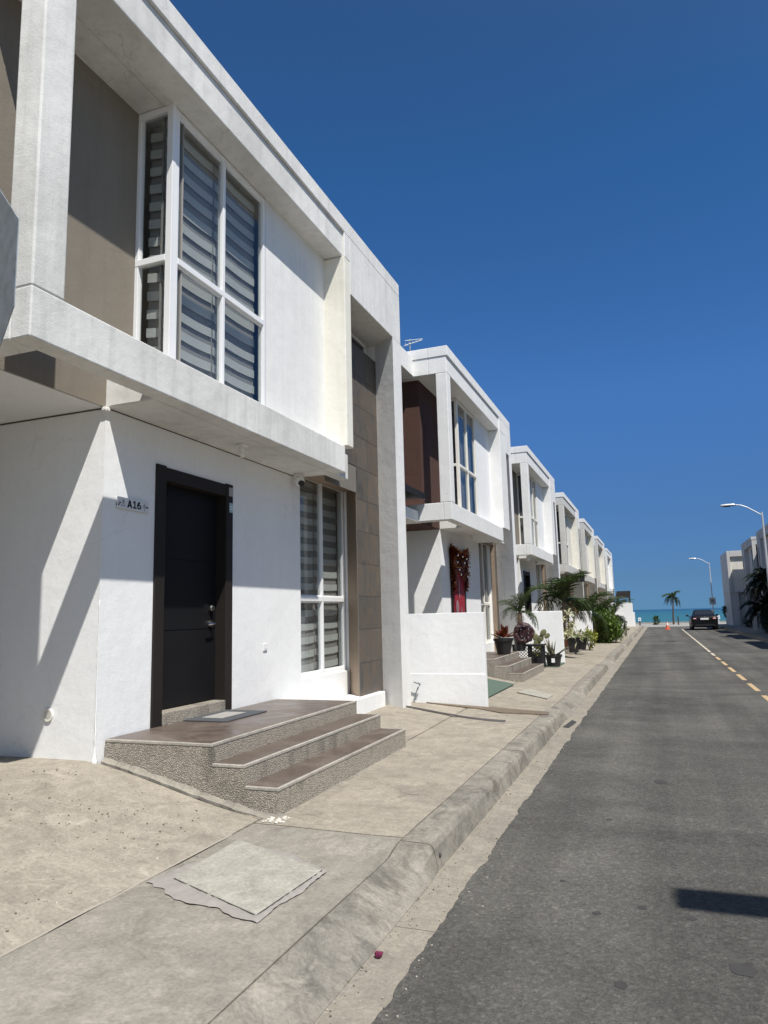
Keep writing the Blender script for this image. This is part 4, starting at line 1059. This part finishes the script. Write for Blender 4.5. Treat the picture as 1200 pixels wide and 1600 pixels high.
# ------------------------------------------------------------------ plants
def leaf_quad(mb, p, d, up, L, W, fold=.2):
    """diamond leaf, two triangles folded on the midrib"""
    s_ = d.cross(up)
    if s_.length < 1e-4: s_ = d.cross(Vector((1, 0, 0)))
    s_.normalize(); u = s_.cross(d).normalized()
    mb.add([p, p + d * L * .45 + s_ * W * .5 + u * W * fold, p + d * L, p + d * L * .45 - s_ * W * .5 + u * W * fold], [(0, 1, 2), (0, 2, 3)])
def frond_mesh(L, droop, n, leafL, leafW, mat, name="frond", rise=.6, vee=.5):
    """pinnate frond along +x from the origin"""
    s = MB(); pts = []
    for i in range(n + 1):
        t = i / n; x = L * (t - .12 * t * t * droop); z = L * (rise * t - droop * t * t * (.55 + .3 * t)); pts.append(Vector((x, .02 * math.sin(t * 5), z)))
    s.tube(pts[::2] if n > 10 else pts, [.014 * (1 - .8 * i / len(pts[::2] if n > 10 else pts)) * (L / .9) for i in range(len(pts[::2] if n > 10 else pts))], 5)
    for i in range(2, n + 1):
        t = i / n; tg = (pts[i] - pts[i - 1]).normalized(); ll = leafL * (math.sin(math.pi * (.12 + .85 * t)) * .75 + .25)
        for sd_ in (-1, 1):
            side = Vector((0, sd_, 0)); d = (tg * (.5 + .5 * t + random.uniform(-.2, .2)) + side * random.uniform(.6, 1.) + Vector((0, 0, vee - .8 * droop * t + random.uniform(-.35, .35)))).normalized(); ll2 = ll * random.uniform(.75, 1.1)
            a = pts[i]; mid_ = a + d * ll2 * .5; d2 = (d + Vector((0, 0, -.35 - .35 * droop))).normalized(); tip = mid_ + d2 * ll2 * .5
            e = tg * leafW * .5
            s.add([a - e * .6, a + e * .6, mid_ + e, mid_ - e, tip], [(0, 1, 2, 3), (3, 2, 4)])
    return s.mesh(name, mat)
def palm(label, loc, trunk_h, crown_n, frond, trunk_r=.07, lean=(0, 0), cat="palm tree", bark="bark", scl=1, group=None, tilt=(.1, 1.0), name="palm_tree"):
    p = thing(name, label, cat, loc, 0, group)
    s = MB(); pts = [Vector((lean[0] * (k / 6) ** 1.5, lean[1] * (k / 6) ** 1.5, trunk_h * k / 6)) for k in range(7)]
    rr = [trunk_r * (1.25 - .5 * k / 6) for k in range(7)]
    fine = []; fr = []
    for k in range(25):
        u = k / 24 * 6; i = min(5, int(u)); fine.append(pts[i].lerp(pts[i + 1], u - i)); fr.append((rr[i] + (rr[i + 1] - rr[i]) * (u - i)) * (1 + .14 * (k % 2)))
    s.tube(fine, fr, 9); o = bpy.data.objects.new("trunk", s.mesh("trunk", bark)); COL.objects.link(o); o.parent = p
    top = pts[-1]; fl = frond if isinstance(frond, list) else [frond]
    for k in range(crown_n):
        age = (k * .618) % 1.; az = k * 2.39996 + random.uniform(-.25, .25)
        share("frond", fl[min(len(fl) - 1, int(age * len(fl)))], p, top, (random.uniform(-.15, .15), R_(-55) + (tilt[0] + age * tilt[1]) * R_(75), az), tuple([scl * random.uniform(.85, 1.1)] * 3))
    return p
def dry_fronds(p, me, top, n, scl=1.):
    for k in range(n): share("dry_frond", me, p, top, (random.uniform(-.3, .3), R_(38 + random.uniform(0, 25)), random.uniform(0, 6.28)), (scl * .8, scl * .8, scl * .8))
def foliage_mesh(rx, ry, rz, n, L, W, mat, seed=1, name="foliage", clump=.25):
    rnd = random.Random(seed); s = MB()
    cl = []
    for k in range(max(6, n // 22)):
        d = Vector((rnd.gauss(0, 1), rnd.gauss(0, 1), rnd.gauss(0, 1))).normalized() * rnd.uniform(.45, 1.)
        cl.append(Vector((d.x * rx, d.y * ry, d.z * rz)))
    for k in range(n):
        c = rnd.choice(cl); p = c + Vector((rnd.gauss(0, clump * rx), rnd.gauss(0, clump * ry), rnd.gauss(0, clump * rz)))
        d = (p.normalized() * .7 + Vector((rnd.gauss(0, .6), rnd.gauss(0, .6), rnd.gauss(0.15, .6)))).normalized()
        s.cur = 0
        leaf_quad(s, p, d, Vector((rnd.gauss(0, .4), rnd.gauss(0, .4), 1)), L * rnd.uniform(.7, 1.3), W * rnd.uniform(.7, 1.2))
    return s.mesh(name, mat)
def pot(label_, loc, r0, r1, h, mat="pot_black", name="plant_pot", parent=None, rim=.02, n=22):
    s = MB(); s.lathe([(r0, 0), (r1, h - .05), (r1 + rim, h - .05), (r1 + rim, h), (r1 - .012, h), (r1 - .016, h - .03)], (0, 0, 0), n)
    o = bpy.data.objects.new("pot", s.mesh("pot", mat)); COL.objects.link(o); o.parent = parent
    s = MB(); s.lathe([(.01, h - .035), (r1 - .014, h - .03)], (0, 0, 0), n); so = bpy.data.objects.new("soil", s.mesh("soil", "soil")); COL.objects.link(so); so.parent = o
    return o
PZ2 = .62      # porch level of the second house
# croton
p = thing("potted_croton", "red leaved croton in a wide black pot on the second house's porch", "potted plant", (-3.22, 15.6, PZ2))
pot("", None, .14, .20, .34, parent=p)
s = MB()
for k in range(70):
    az = random.uniform(0, 6.28); el = random.uniform(.15, 1.4); d = Vector((math.cos(az) * math.cos(el), math.sin(az) * math.cos(el), math.sin(el)))
    leaf_quad(s, Vector((0, 0, .34)) + d * random.uniform(.02, .14), d, Vector((0, 0, 1)), random.uniform(.16, .26), .07)
o = bpy.data.objects.new("foliage", s.mesh("foliage", "leaf_red")); COL.objects.link(o); o.parent = p
# tall dark planter left of the second steps and a dark chair-like trough
p = thing("tall_planter", "tall empty black planter beside the second house's porch wall", "planter", (-3.80, 14.75, PZ2)); pot("", None, .11, .14, .42, parent=p, n=4)
# pygmy date palm in pot
fA = frond_mesh(.62, .55, 22, .20, .014, "leaf_palm"); fB = frond_mesh(.60, 1.0, 22, .20, .014, "leaf_palm")
p = palm("pygmy date palm with drooping feathery fronds standing on the second house's porch", (-3.10, 16.95, .93), .58, 26, [fA, fB], .055, (.03, 0), "potted palm", "bark_dark", 1.0, None, (.05, 1.1), "potted_palm")
pp = MB(); pp.lathe([(.11, -.31), (.15, -.02), (.165, -.02), (.165, 0), (.02, 0)], (0, 0, 0), 20); o = bpy.data.objects.new("pot", pp.mesh("pot", "pot_black")); COL.objects.link(o); o.parent = p
# wreath
wr = thing("wreath", "round dark red wreath with silver bits in front of the date palm trunk", "wreath", (-2.99, 16.85, 1.03))
s = MB(); v = []
tor = [[((.19 + .055 * math.cos(b)) * math.cos(a) * .37 , -(.19 + .055 * math.cos(b)) * math.cos(a) * .93 * 0 + .055 * math.sin(b), (.19 + .055 * math.cos(b)) * math.sin(a)) for b in [q * math.pi / 4 for q in range(8)]] for a in [k * math.pi / 12 for k in range(25)]]
tor = [[((x / .37), y, z) for x, y, z in r] for r in tor]
s.loft(tor, True, False); s.rough(.03, 14)
o = bpy.data.objects.new("ring", s.mesh("ring", "wreath_dark")); COL.objects.link(o); o.parent = wr; o.rotation_euler = (0, 0, R_(12))
s = MB(); s.lathe([(.001, -.01), (.14, -.01), (.14, .01), (.001, .01)], (0, 0, 0), 16); s.v = [(x, z, y) for x, y, z in s.v]; o = bpy.data.objects.new("back_disc", s.mesh("back_disc", "wreath_dark")); COL.objects.link(o); o.parent = wr
for k in range(9):
    a = k * .7; rr = random.uniform(.03, .2); s = MB(); s.ball((0, 0, 0), .018, 7, 4); o = share("bauble", s.mesh("bauble", "bauble_silver"), wr, (rr * math.cos(a), -.06, rr * math.sin(a)))
# lattice bench
bq = thing("lattice_bench", "low black bench with lattice sides at the far end of the second porch", "bench", (-2.98, 17.45, .20))
s = MB(); s.box(-3.36, -2.62, 17.25, 17.65, .71, .75); at_parent("seat", s, "pot_black", bq)
for x in (-3.33, -2.97, -2.66):
    s = MB(); s.box(x - .025, x + .025, 17.27, 17.32, .2, .71); s.box(x - .025, x + .025, 17.58, 17.63, .2, .71); at_parent("leg", s, "pot_black", bq)
s = MB()
for x0, x1 in ((-3.30, -3.0), (-2.94, -2.69)):
    for k in range(-4, 6):
        for sg_ in (1, -1):
            a = x0 + k * .075; pts_ = [(a, .42), (a + .29, .71)] if sg_ > 0 else [(a, .71), (a + .29, .42)]
            (xa, za), (xb, zb) = pts_
            for lim in (0,):
                if xa < x0: t = (x0 - xa) / (xb - xa); za += (zb - za) * t; xa = x0
                if xb > x1: t = (x1 - xa) / (xb - xa); zb = za + (zb - za) * t; xb = x1
            if xb - xa > .02: s.add([(xa, 17.285, za - .009), (xb, 17.285, zb - .009), (xb, 17.285, zb + .009), (xa, 17.285, za + .009), (xa, 17.297, za - .009), (xb, 17.297, zb - .009), (xb, 17.297, zb + .009), (xa, 17.297, za + .009)], [(0, 1, 2, 3), (7, 6, 5, 4), (0, 4, 5, 1), (3, 2, 6, 7)])
at_parent("lattice", s, "pot_black", bq)
# cactus pot
p = thing("potted_cactus", "prickly pear with yellow green foliage in a black pot on the pavement", "potted plant", (-2.90, 18.1, .20)); pot("", None, .13, .17, .30, parent=p)
for (x, z, r, a) in ((0, .52, .09, .1), (-.02, .68, .085, -.5), (.10, .66, .075, .5), (.17, .80, .07, .7), (.26, .72, .06, .9), (-.08, .82, .055, -.2)):
    s = MB(); s.ball((0, 0, 0), r, 10, 6, 1.35); s.v = [(x_, y_ * .22, z_) for x_, y_, z_ in s.v]; o = share("pad", s.mesh("pad", "leaf_cactus"), p, (x, 0, z), (0, a, .3))
o = share("foliage", foliage_mesh(.17, .17, .14, 130, .09, .05, "leaf_yellow", 4), p, (.05, 0, .40))
# aloe pot
p = thing("potted_aloe", "spiky aloe in a wide black pot at the corner of the second low wall", "potted plant", (-2.50, 18.0, .20)); pot("", None, .15, .19, .27, parent=p)
sp_ = MB(); rings = []
for i in range(6):
    t = i / 5; w_ = .026 * (1 - t) + .001; rings.append([(-w_, .0, t * .45), (0, -.012 * (1 - t), t * .45), (w_, 0, t * .45), (0, .006, t * .45)])
sp_.loft(rings); spm = sp_.mesh("leaf", "leaf_aloe")
for k in range(20): share("leaf", spm, p, (random.uniform(-.08, .08), random.uniform(-.08, .08), .24), (random.gauss(0, .38), random.gauss(0, .45), random.uniform(0, 6)), (1, 1, random.uniform(.75, 1.15)))
s = MB(); s.box(-.06, .02, -.197, -.192, .09, .19); o = share("pot_label", s.mesh("pot_label", "plate_white"), p, (0, 0, 0), (0, 0, R_(10)))
s = MB(); s.box(-2.95, -2.38, 17.8, 19.2, 0, .012); s.v = [(x, y, sw_z(x, y) + .012 + z) for x, y, z in s.v]; tag(build("turf_mat", s, "turf_green", loc=(-2.6, 18.5, .2)), "small dark green mat under the aloe and cactus pots", "mat")

# third forecourt: big fan-like palm and variegated plants in pots
fC = frond_mesh(1.35, .75, 26, .54, .055, "leaf_palm_dark"); fD = frond_mesh(1.25, 1.15, 26, .52, .055, "leaf_palm_dark")
palm("big dark green palm with broad arching fronds in front of the third white house", (-2.95, 23.6, .45), 1.35, 20, [fC, fD], .09, (.12, -.1), "palm tree", "bark", 1., None, (.05, .95))
p = thing("variegated_plant", "cream striped leafy plant with bare stems beside the third house's steps", "plant", (-2.58, 21.7, .48)); pot("", None, .16, .20, .26, "terracotta", parent=p)
for q, (dx, h_) in enumerate(((-.08, .78), (.06, .95), (.16, .6), (.0, .4))):
    s = MB(); s.tube([(dx * .3, 0, .2), (dx * .8, .02, h_ * .5), (dx, 0, h_)], [.035, .028, .02], 7); o = share("stem", s.mesh("stem", "bark"), p)
    s = MB()
    for k in range(26):
        az = k * 2.4; el = random.uniform(-.5, 1.1); d = Vector((math.cos(az) * math.cos(el), math.sin(az) * math.cos(el), math.sin(el))); a = Vector((dx, 0, h_)); L_ = random.uniform(.22, .36)
        m1 = a + d * L_ * .5; t2 = m1 + (d + Vector((0, 0, -.7))).normalized() * L_ * .5; sd_ = d.cross(Vector((0, 0, 1))).normalized() * .03
        s.add([a - sd_ * .4, a + sd_ * .4, m1 + sd_, m1 - sd_, t2], [(0, 1, 2, 3), (3, 2, 4)])
    o = share("foliage", s.mesh("foliage", "leaf_cream"), p)
for (lb, lc, r_p, hh) in (("tall black square pot in front of the cream striped plant", (-2.40, 21.5, .33), .17, .42), ("black tub behind the tall black pot, by the yellow shrub", (-2.36, 23.2, .33), .19, .36)):
    p = thing("potted_plant", lb, "potted plant", lc); pot("", None, r_p * .75, r_p, hh, parent=p, n=16)
    share("foliage", foliage_mesh(.28, .28, .16, 120, .20, .05, "leaf_cream" if hh > .4 else "leaf_bright", int(hh * 99)), p, (0, 0, hh + .1))
def shrub(label, loc, rx, ry, rz, n, L, W, mat, seed, cat="shrub", group=None, name="shrub"):
    p = thing(name, label, cat, loc, 0, group)
    s = MB()
    for k in range(5):
        a = k * 1.3; s.tube([(0, 0, -.05), (rx * .3 * math.cos(a), ry * .3 * math.sin(a), rz * .7), (rx * .6 * math.cos(a), ry * .6 * math.sin(a), rz * 1.4)], [.02, .015, .006], 5)
    o = bpy.data.objects.new("stem", s.mesh("stem", "bark")); COL.objects.link(o); o.parent = p
    share("foliage", foliage_mesh(rx, ry, rz, n, L, W, mat, seed, clump=.2), p, (0, 0, rz * .95)); return p
shrub("small yellow green shrub at the foot of the third low wall", (-2.32, 25.6, .20), .24, .3, .34, 420, .10, .06, "leaf_yellow", 11)
shrub("large bright green rounded shrub beside the fourth house's steps", (-2.20, 31.9, .18), .62, .8, .62, 2600, .14, .085, "leaf_bright", 12)
shrub("dark green shrub behind the large bright rounded shrub", (-2.75, 33.6, .2), .75, .9, .7, 1600, .15, .08, "leaf_shrub", 13)
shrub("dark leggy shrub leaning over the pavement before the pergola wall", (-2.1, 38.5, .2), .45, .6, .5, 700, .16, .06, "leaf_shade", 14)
fE = frond_mesh(1.5, .9, 26, .50, .044, "leaf_palm_dark"); fF = frond_mesh(1.4, 1.3, 26, .48, .044, "leaf_palm_dark")
palm("feathery dark palm clump leaning before the first cream house", (-2.8, 30.2, .3), 1.0, 20, [fE, fF], .07, (.1, .2), "palm tree", "bark_dark", 1.0, None, (.0, 1.1))
palm("lower feathery palm behind the bright shrub", (-2.6, 34.6, .25), .95, 18, [fE, fF], .07, (.15, .1), "palm tree", "bark_dark", 1.05, None, (.0, 1.1))
palm("farthest feathery palm of the left row, before the second cream house", (-2.5, 39.5, .2), 1.0, 16, [fE, fF], .07, (.2, .0), "palm tree", "bark_dark", 1.0, None, (.1, 1.1))

# ------------------------------------------------------------------ end wall and pergola
ew = MB(); ew.box(-3.9, -2.02, 62.0, 62.2, -.05, 2.12); ew.box(-2.2, -2.0, 62.2, 66, -.05, 1.3)
tag(build("end_wall", ew, "plaster_white", loc=(-2.9, 62, 0), bevel=.02), "tall white wall at the sea end of the left row, below the pergola", "wall")
pg = thing("pergola", "small black slatted pergola roof above the white end wall", "pergola", (-2.75, 63, 2.1))
for x in (-3.22, -2.25):
    for yy in (62.3, 64.2):
        s = MB(); s.box(x - .04, x + .04, yy, yy + .08, 2.0, 2.55 if yy < 63 else 3.0); at_parent("post", s, "pergola_dark", pg)
for k in range(6):
    t = k / 5; s = MB(); s.box(-3.32 + .02 * t, -2.16 - .02 * t, 62.25 + 2. * t, 62.62 + 2. * t, 2.50 + .52 * t, 2.60 + .52 * t); at_parent("slat", s, "pergola_dark", pg)
# ------------------------------------------------------------------ street lamps
lp = thing("street_lamp", "nearer tall street lamp with a curved arm at the right photo edge", "street lamp", (4.42, 34, .14), 0, "street lamps on the right pavement")
def lpart(name, mb, mat, **kw): o = bpy.data.objects.new(name, mb.mesh(name, mat)); COL.objects.link(o); o.parent = lp; return o
s = MB(); s.tube([(0, 0, .3), (0, 0, 2.8), (0, 0, 5.38)], [.065, .055, .04], 10); pole_ = lpart("pole", s, "lamp_post")
s = MB(); s.lathe([(.13, 0), (.13, .03), (.075, .05), (.07, .3)], (0, 0, 0), 12); lpart("base", s, "lamp_dark")
s = MB(); s.tube([(0, 0, 5.24), (-.28, 0, 5.44), (-.55, 0, 5.63), (-.80, 0, 5.74), (-1.0, 0, 5.765)], .024, 8); lpart("arm", s, "lamp_post")
s = MB(); rings = []
for t, w_, h0, h1 in ((0, .06, -.03, .03), (.05, .12, -.04, .055), (.15, .15, -.045, .07), (.40, .152, -.045, .07), (.585, .145, -.045, .05), (.60, .135, -.03, .03)):
    x = -.98 - t; rings.append([(x, w_ * math.cos(a), (h1 if math.sin(a) > 0 else -h0) * math.sin(a) + 5.765) for a in [k * math.pi / 6 for k in range(12)]])
s.loft(rings); hd_ = lpart("lamp_head", s, "lamp_post")
s = MB(); s.box(-1.46, -1.2, -.09, .09, 5.705, 5.722); o = lpart("lens", s, "lamp_dark"); o.parent = hd_
lp2 = copy_tree(lp); lp2.location = (4.30, 67, 0); lp2['label'] = "farther street lamp beside the black car, with a square sign on its pole"
lp3 = copy_tree(lp); lp3.location = (4.23, 1.86, .14); lp3['label'] = "street lamp just outside the right photo edge, its head shading the road"
lp3.rotation_euler = (0, 0, 0)
sn = thing("road_sign", "small square road sign with a dark ring on the far lamp pole", "road sign", (4.30, 66.85, 1.8), 0)
s = MB(); s.box(4.04, 4.54, 66.86, 66.875, 1.78, 2.38); at_parent("sign_plate", s, "sign_face", sn)
s = MB(); s.loft([[(4.29 + r * math.cos(t), 66.855, 2.08 + r * math.sin(t)) for t in [k * math.pi / 12 for k in range(24)]] for r in (.15, .115)], True, False)
s.add([(4.29 - .09, 66.853, 2.08 + .07), (4.29 - .07, 66.853, 2.08 + .09), (4.29 + .09, 66.853, 2.08 - .07), (4.29 + .07, 66.853, 2.08 - .09)], [(0, 1, 2, 3)]); s.box(4.265, 4.315, 66.852, 66.856, 2.03, 2.13); at_parent("sign_symbol", s, "ink_black", sn)

# dry fronds hanging under the crowns
fX = frond_mesh(1.2, 1.3, 22, .40, .03, 'leaf_dry', 'dry_frond'); fY = frond_mesh(.55, 1.2, 18, .17, .012, 'leaf_dry', 'dry_frond')
for o_ in [o for o in COL.objects if o.name.startswith(('palm_tree', 'potted_palm')) and o.parent is None]:
    tr_ = [c for c in o_.children if c.name.startswith('frond')][0]
    dry_fronds(o_, fY if o_.name.startswith('potted') else fX, tr_.location, 3)
# ------------------------------------------------------------------ sea front items
fG = frond_mesh(1.15, .9, 22, .42, .085, "leaf_palm_dark"); fH = frond_mesh(1.15, 1.4, 22, .42, .085, "leaf_palm_dark")
palm("lone slender palm at the end of the road against the sea", (1.2, 75, -.0), 2.55, 15, [fG, fH], .07, (.14, 0), "palm tree", "bark_dark", 1., None, (.05, 1.0))
shrub("two low bushes on the sea front left of the lone palm", (-.3, 75, .0), .36, .3, .36, 260, .2, .1, "leaf_shrub", 21)
for (x, yy, hh, lb, wt) in ((-1.8, 72, .72, "small white notice on a dark post at the left of the sea front", 1), (1.58, 72.5, .8, "short dark post right of the lone palm", 0), (4.98, 72, .78, "small white notice on a post right of the black car", 1)):
    p = thing("notice_post" if wt else "bollard", lb, "sign" if wt else "post", (x, yy, .01))
    s = MB(); s.box(x - .06, x + .06, yy, yy + .08, 0, hh if not wt else hh - .1); at_parent("post", s, "lamp_dark" if yy < 72.2 and x < 0 or not wt else "lamp_post", p)
    if wt: s = MB(); s.box(x - .13, x + .13, yy - .02, yy - .003, hh - .28, hh + .05); at_parent("notice", s, "sign_white", p); s = MB(); s.box(x - .06, x + .06, yy - .026, yy - .021, hh - .18, hh - .06); at_parent("notice_symbol", s, "sign_blue", p)
p = thing("traffic_cone", "orange traffic cone with a white collar at the end of the road", "traffic cone", (.47, 56.7, .012))
s = MB(); s.box(-.19, .19, -.19, .19, 0, .04); share("base", s.mesh("base", "cone_orange"), p)
s = MB(); s.lathe([(.15, .04), (.085, .32)], (0, 0, 0), 16); share("body", s.mesh("body", "cone_orange"), p)
s = MB(); s.lathe([(.085, .32), (.05, .50)], (0, 0, 0), 16); share("collar", s.mesh("collar", "cone_white"), p)
s = MB(); s.lathe([(.05, .50), (.03, .58)], (0, 0, 0), 16); share("tip", s.mesh("tip", "cone_orange"), p)

# ------------------------------------------------------------------ car (rear towards the camera)
car = thing("parked_car", "black saloon car seen from behind at the end of the road", "car", (2.86, 54.0, .012), R_(0))
def cpart(name, mb, mat, par=None, smooth=False): o = bpy.data.objects.new(name, mb.mesh(name, mat, None, smooth)); COL.objects.link(o); o.parent = par or car; return o
def sect(y, zb, zs, wb, ws, wt, zt_, r=.0):
    pts_ = [(wb * .92, zb), (wb, zb + .10), (ws, zs * .75 + zb * .25), (ws * .985, zs), (wt, zt_), (wt * .7, zt_ + .015)]
    return [(x, y, z) for x, z in pts_] + [(-x, y, z) for x, z in reversed(pts_)]
s = MB(); s.loft([sect(0.0, .34, .72, .72, .76, .70, .80), sect(.06, .24, .80, .80, .84, .76, .94), sect(.35, .20, .86, .83, .87, .76, .985), sect(.75, .20, .88, .83, .875, .74, .995), sect(1.5, .20, .90, .83, .875, .74, .97), sect(3.0, .20, .90, .83, .875, .74, .94), sect(3.7, .2, .86, .83, .86, .72, .88), sect(4.3, .26, .74, .78, .8, .66, .76), sect(4.45, .36, .62, .66, .7, .6, .64)])
body = cpart("body", s, "car_black", None, True)
s = MB(); rings = []
for (y, w0, z0, w1, z1) in ((.62, .70, .985, .66, 1.0), (1.2, .735, .975, .555, 1.33), (1.45, .74, .97, .545, 1.385), (2.2, .74, .96, .55, 1.40), (2.6, .735, .95, .54, 1.36), (3.35, .70, .92, .64, .95)):
    rings.append([(w0, y, z0 - .03), (w0 * .99, y, z0), (w1, y, z1 - .02), (w1 * .85, y, z1), (-w1 * .85, y, z1), (-w1, y, z1 - .02), (-w0 * .99, y, z0), (-w0, y, z0 - .03)])
s.loft(rings); roof_ = cpart("roof", s, "car_black", None, False)
s = MB(); s.add([(-.60, .735, 1.045), (.60, .735, 1.045), (.50, 1.15, 1.315), (-.50, 1.15, 1.315)], [(0, 1, 2, 3)]); s.v = [(x, y - .018, z + .012) for x, y, z in s.v]; cpart("rear_window", s, "car_glass", body)
for sd_ in (-1, 1):
    s = MB(); s.add([(sd_ * .722, 1.2, 1.01), (sd_ * .735, 2.9, .99), (sd_ * .595, 2.45, 1.32), (sd_ * .60, 1.4, 1.32)], [(0, 1, 2, 3)]); s.v = [(x + sd_ * .02, y, z) for x, y, z in s.v]; cpart("side_window", s, "car_glass", body)
    s = MB(); s.add([(sd_ * .50, -.012, .74), (sd_ * .72, .02, .73), (sd_ * .835, .20, .80), (sd_ * .80, .16, .90), (sd_ * .70, .03, .90), (sd_ * .52, .0, .84)], [tuple(range(6))]); s.v = [(x * 1.012, y - .022, z) for x, y, z in s.v]
    tl = cpart("tail_light", s, "tail_red", body)
    s = MB(); s.add([(sd_ * .54, -.03, .77), (sd_ * .70, -.014, .765), (sd_ * .70, -.005, .83), (sd_ * .56, -.022, .81)], [(0, 1, 2, 3)]); s.v = [(x, y - .012, z) for x, y, z in s.v]; cpart("reverse_lens", s, "tail_white", tl)
    s = MB(); s.ball((sd_ * .99, 2.75, .98), .095, 10, 6, .75); mr_ = cpart("mirror", s, "car_black", body, True)
    s = MB(); s.tube([(sd_ * .84, 2.8, .93), (sd_ * .95, 2.75, .96)], .025, 6); cpart("mirror_arm", s, "car_trim", mr_)
    for yy in (.85, 3.5):
        s = MB(); s.loft([[(sd_ * x, yy + r * math.cos(t), .31 + r * math.sin(t)) for t in [k * math.pi / 12 for k in range(24)]] for x, r in ((.66, .29), (.67, .31), (.85, .31), (.865, .285))]); wh = cpart("wheel", s, "tyre", car)
        s = MB(); s.loft([[(sd_ * x, yy + r * math.cos(t), .31 + r * math.sin(t)) for t in [k * math.pi / 8 for k in range(16)]] for x, r in ((.866, .2), (.872, .19), (.872, .03))]); cpart("rim", s, "chrome", wh)
s = MB(); s.box(-.26, .26, -.035, -.012, .70, .83); cpart("number_plate", s, "plate_white", body)
s = MB(); s.box(-.80, .80, -.05, .10, .28, .56); cpart("bumper", s, "car_black", body)
s = MB(); s.box(-.62, .62, -.06, -.05, .30, .38); cpart("bumper_trim", s, "car_trim", body)
s = MB(); s.lathe([(.001, 0), (.04, 0), (.04, .012), (.001, .012)], (0, 0, 0), 14); s.v = [(x, -y * 0 - z, y + .90) for x, y, z in s.v]; s.v = [(x, y - .02 + .02, z) for x, y, z in s.v]; cpart("badge", s, "chrome", body)
for yy in (2.0, 2.9):
    pass

# ------------------------------------------------------------------ right hand planting
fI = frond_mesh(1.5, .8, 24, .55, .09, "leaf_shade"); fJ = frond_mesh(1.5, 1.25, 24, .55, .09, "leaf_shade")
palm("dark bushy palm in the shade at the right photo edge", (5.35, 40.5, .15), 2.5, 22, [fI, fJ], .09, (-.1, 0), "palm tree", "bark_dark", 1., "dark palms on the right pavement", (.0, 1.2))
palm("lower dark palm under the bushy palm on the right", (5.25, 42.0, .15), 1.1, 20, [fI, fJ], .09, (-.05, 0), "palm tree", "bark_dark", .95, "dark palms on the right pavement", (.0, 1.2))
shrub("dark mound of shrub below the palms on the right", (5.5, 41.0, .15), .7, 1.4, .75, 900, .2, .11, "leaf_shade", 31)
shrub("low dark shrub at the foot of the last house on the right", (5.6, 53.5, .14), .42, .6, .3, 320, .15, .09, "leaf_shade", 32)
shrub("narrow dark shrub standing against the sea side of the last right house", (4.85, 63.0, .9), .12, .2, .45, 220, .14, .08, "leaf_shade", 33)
s = MB(); s.box(5.05, 5.28, 46.9, 47.05, .1, .95); tag(build("gate_pier", s, "plaster_far", loc=(5.16, 47, .1), bevel=.01), "short pale pier at the kerb under the dark palms", "pier")
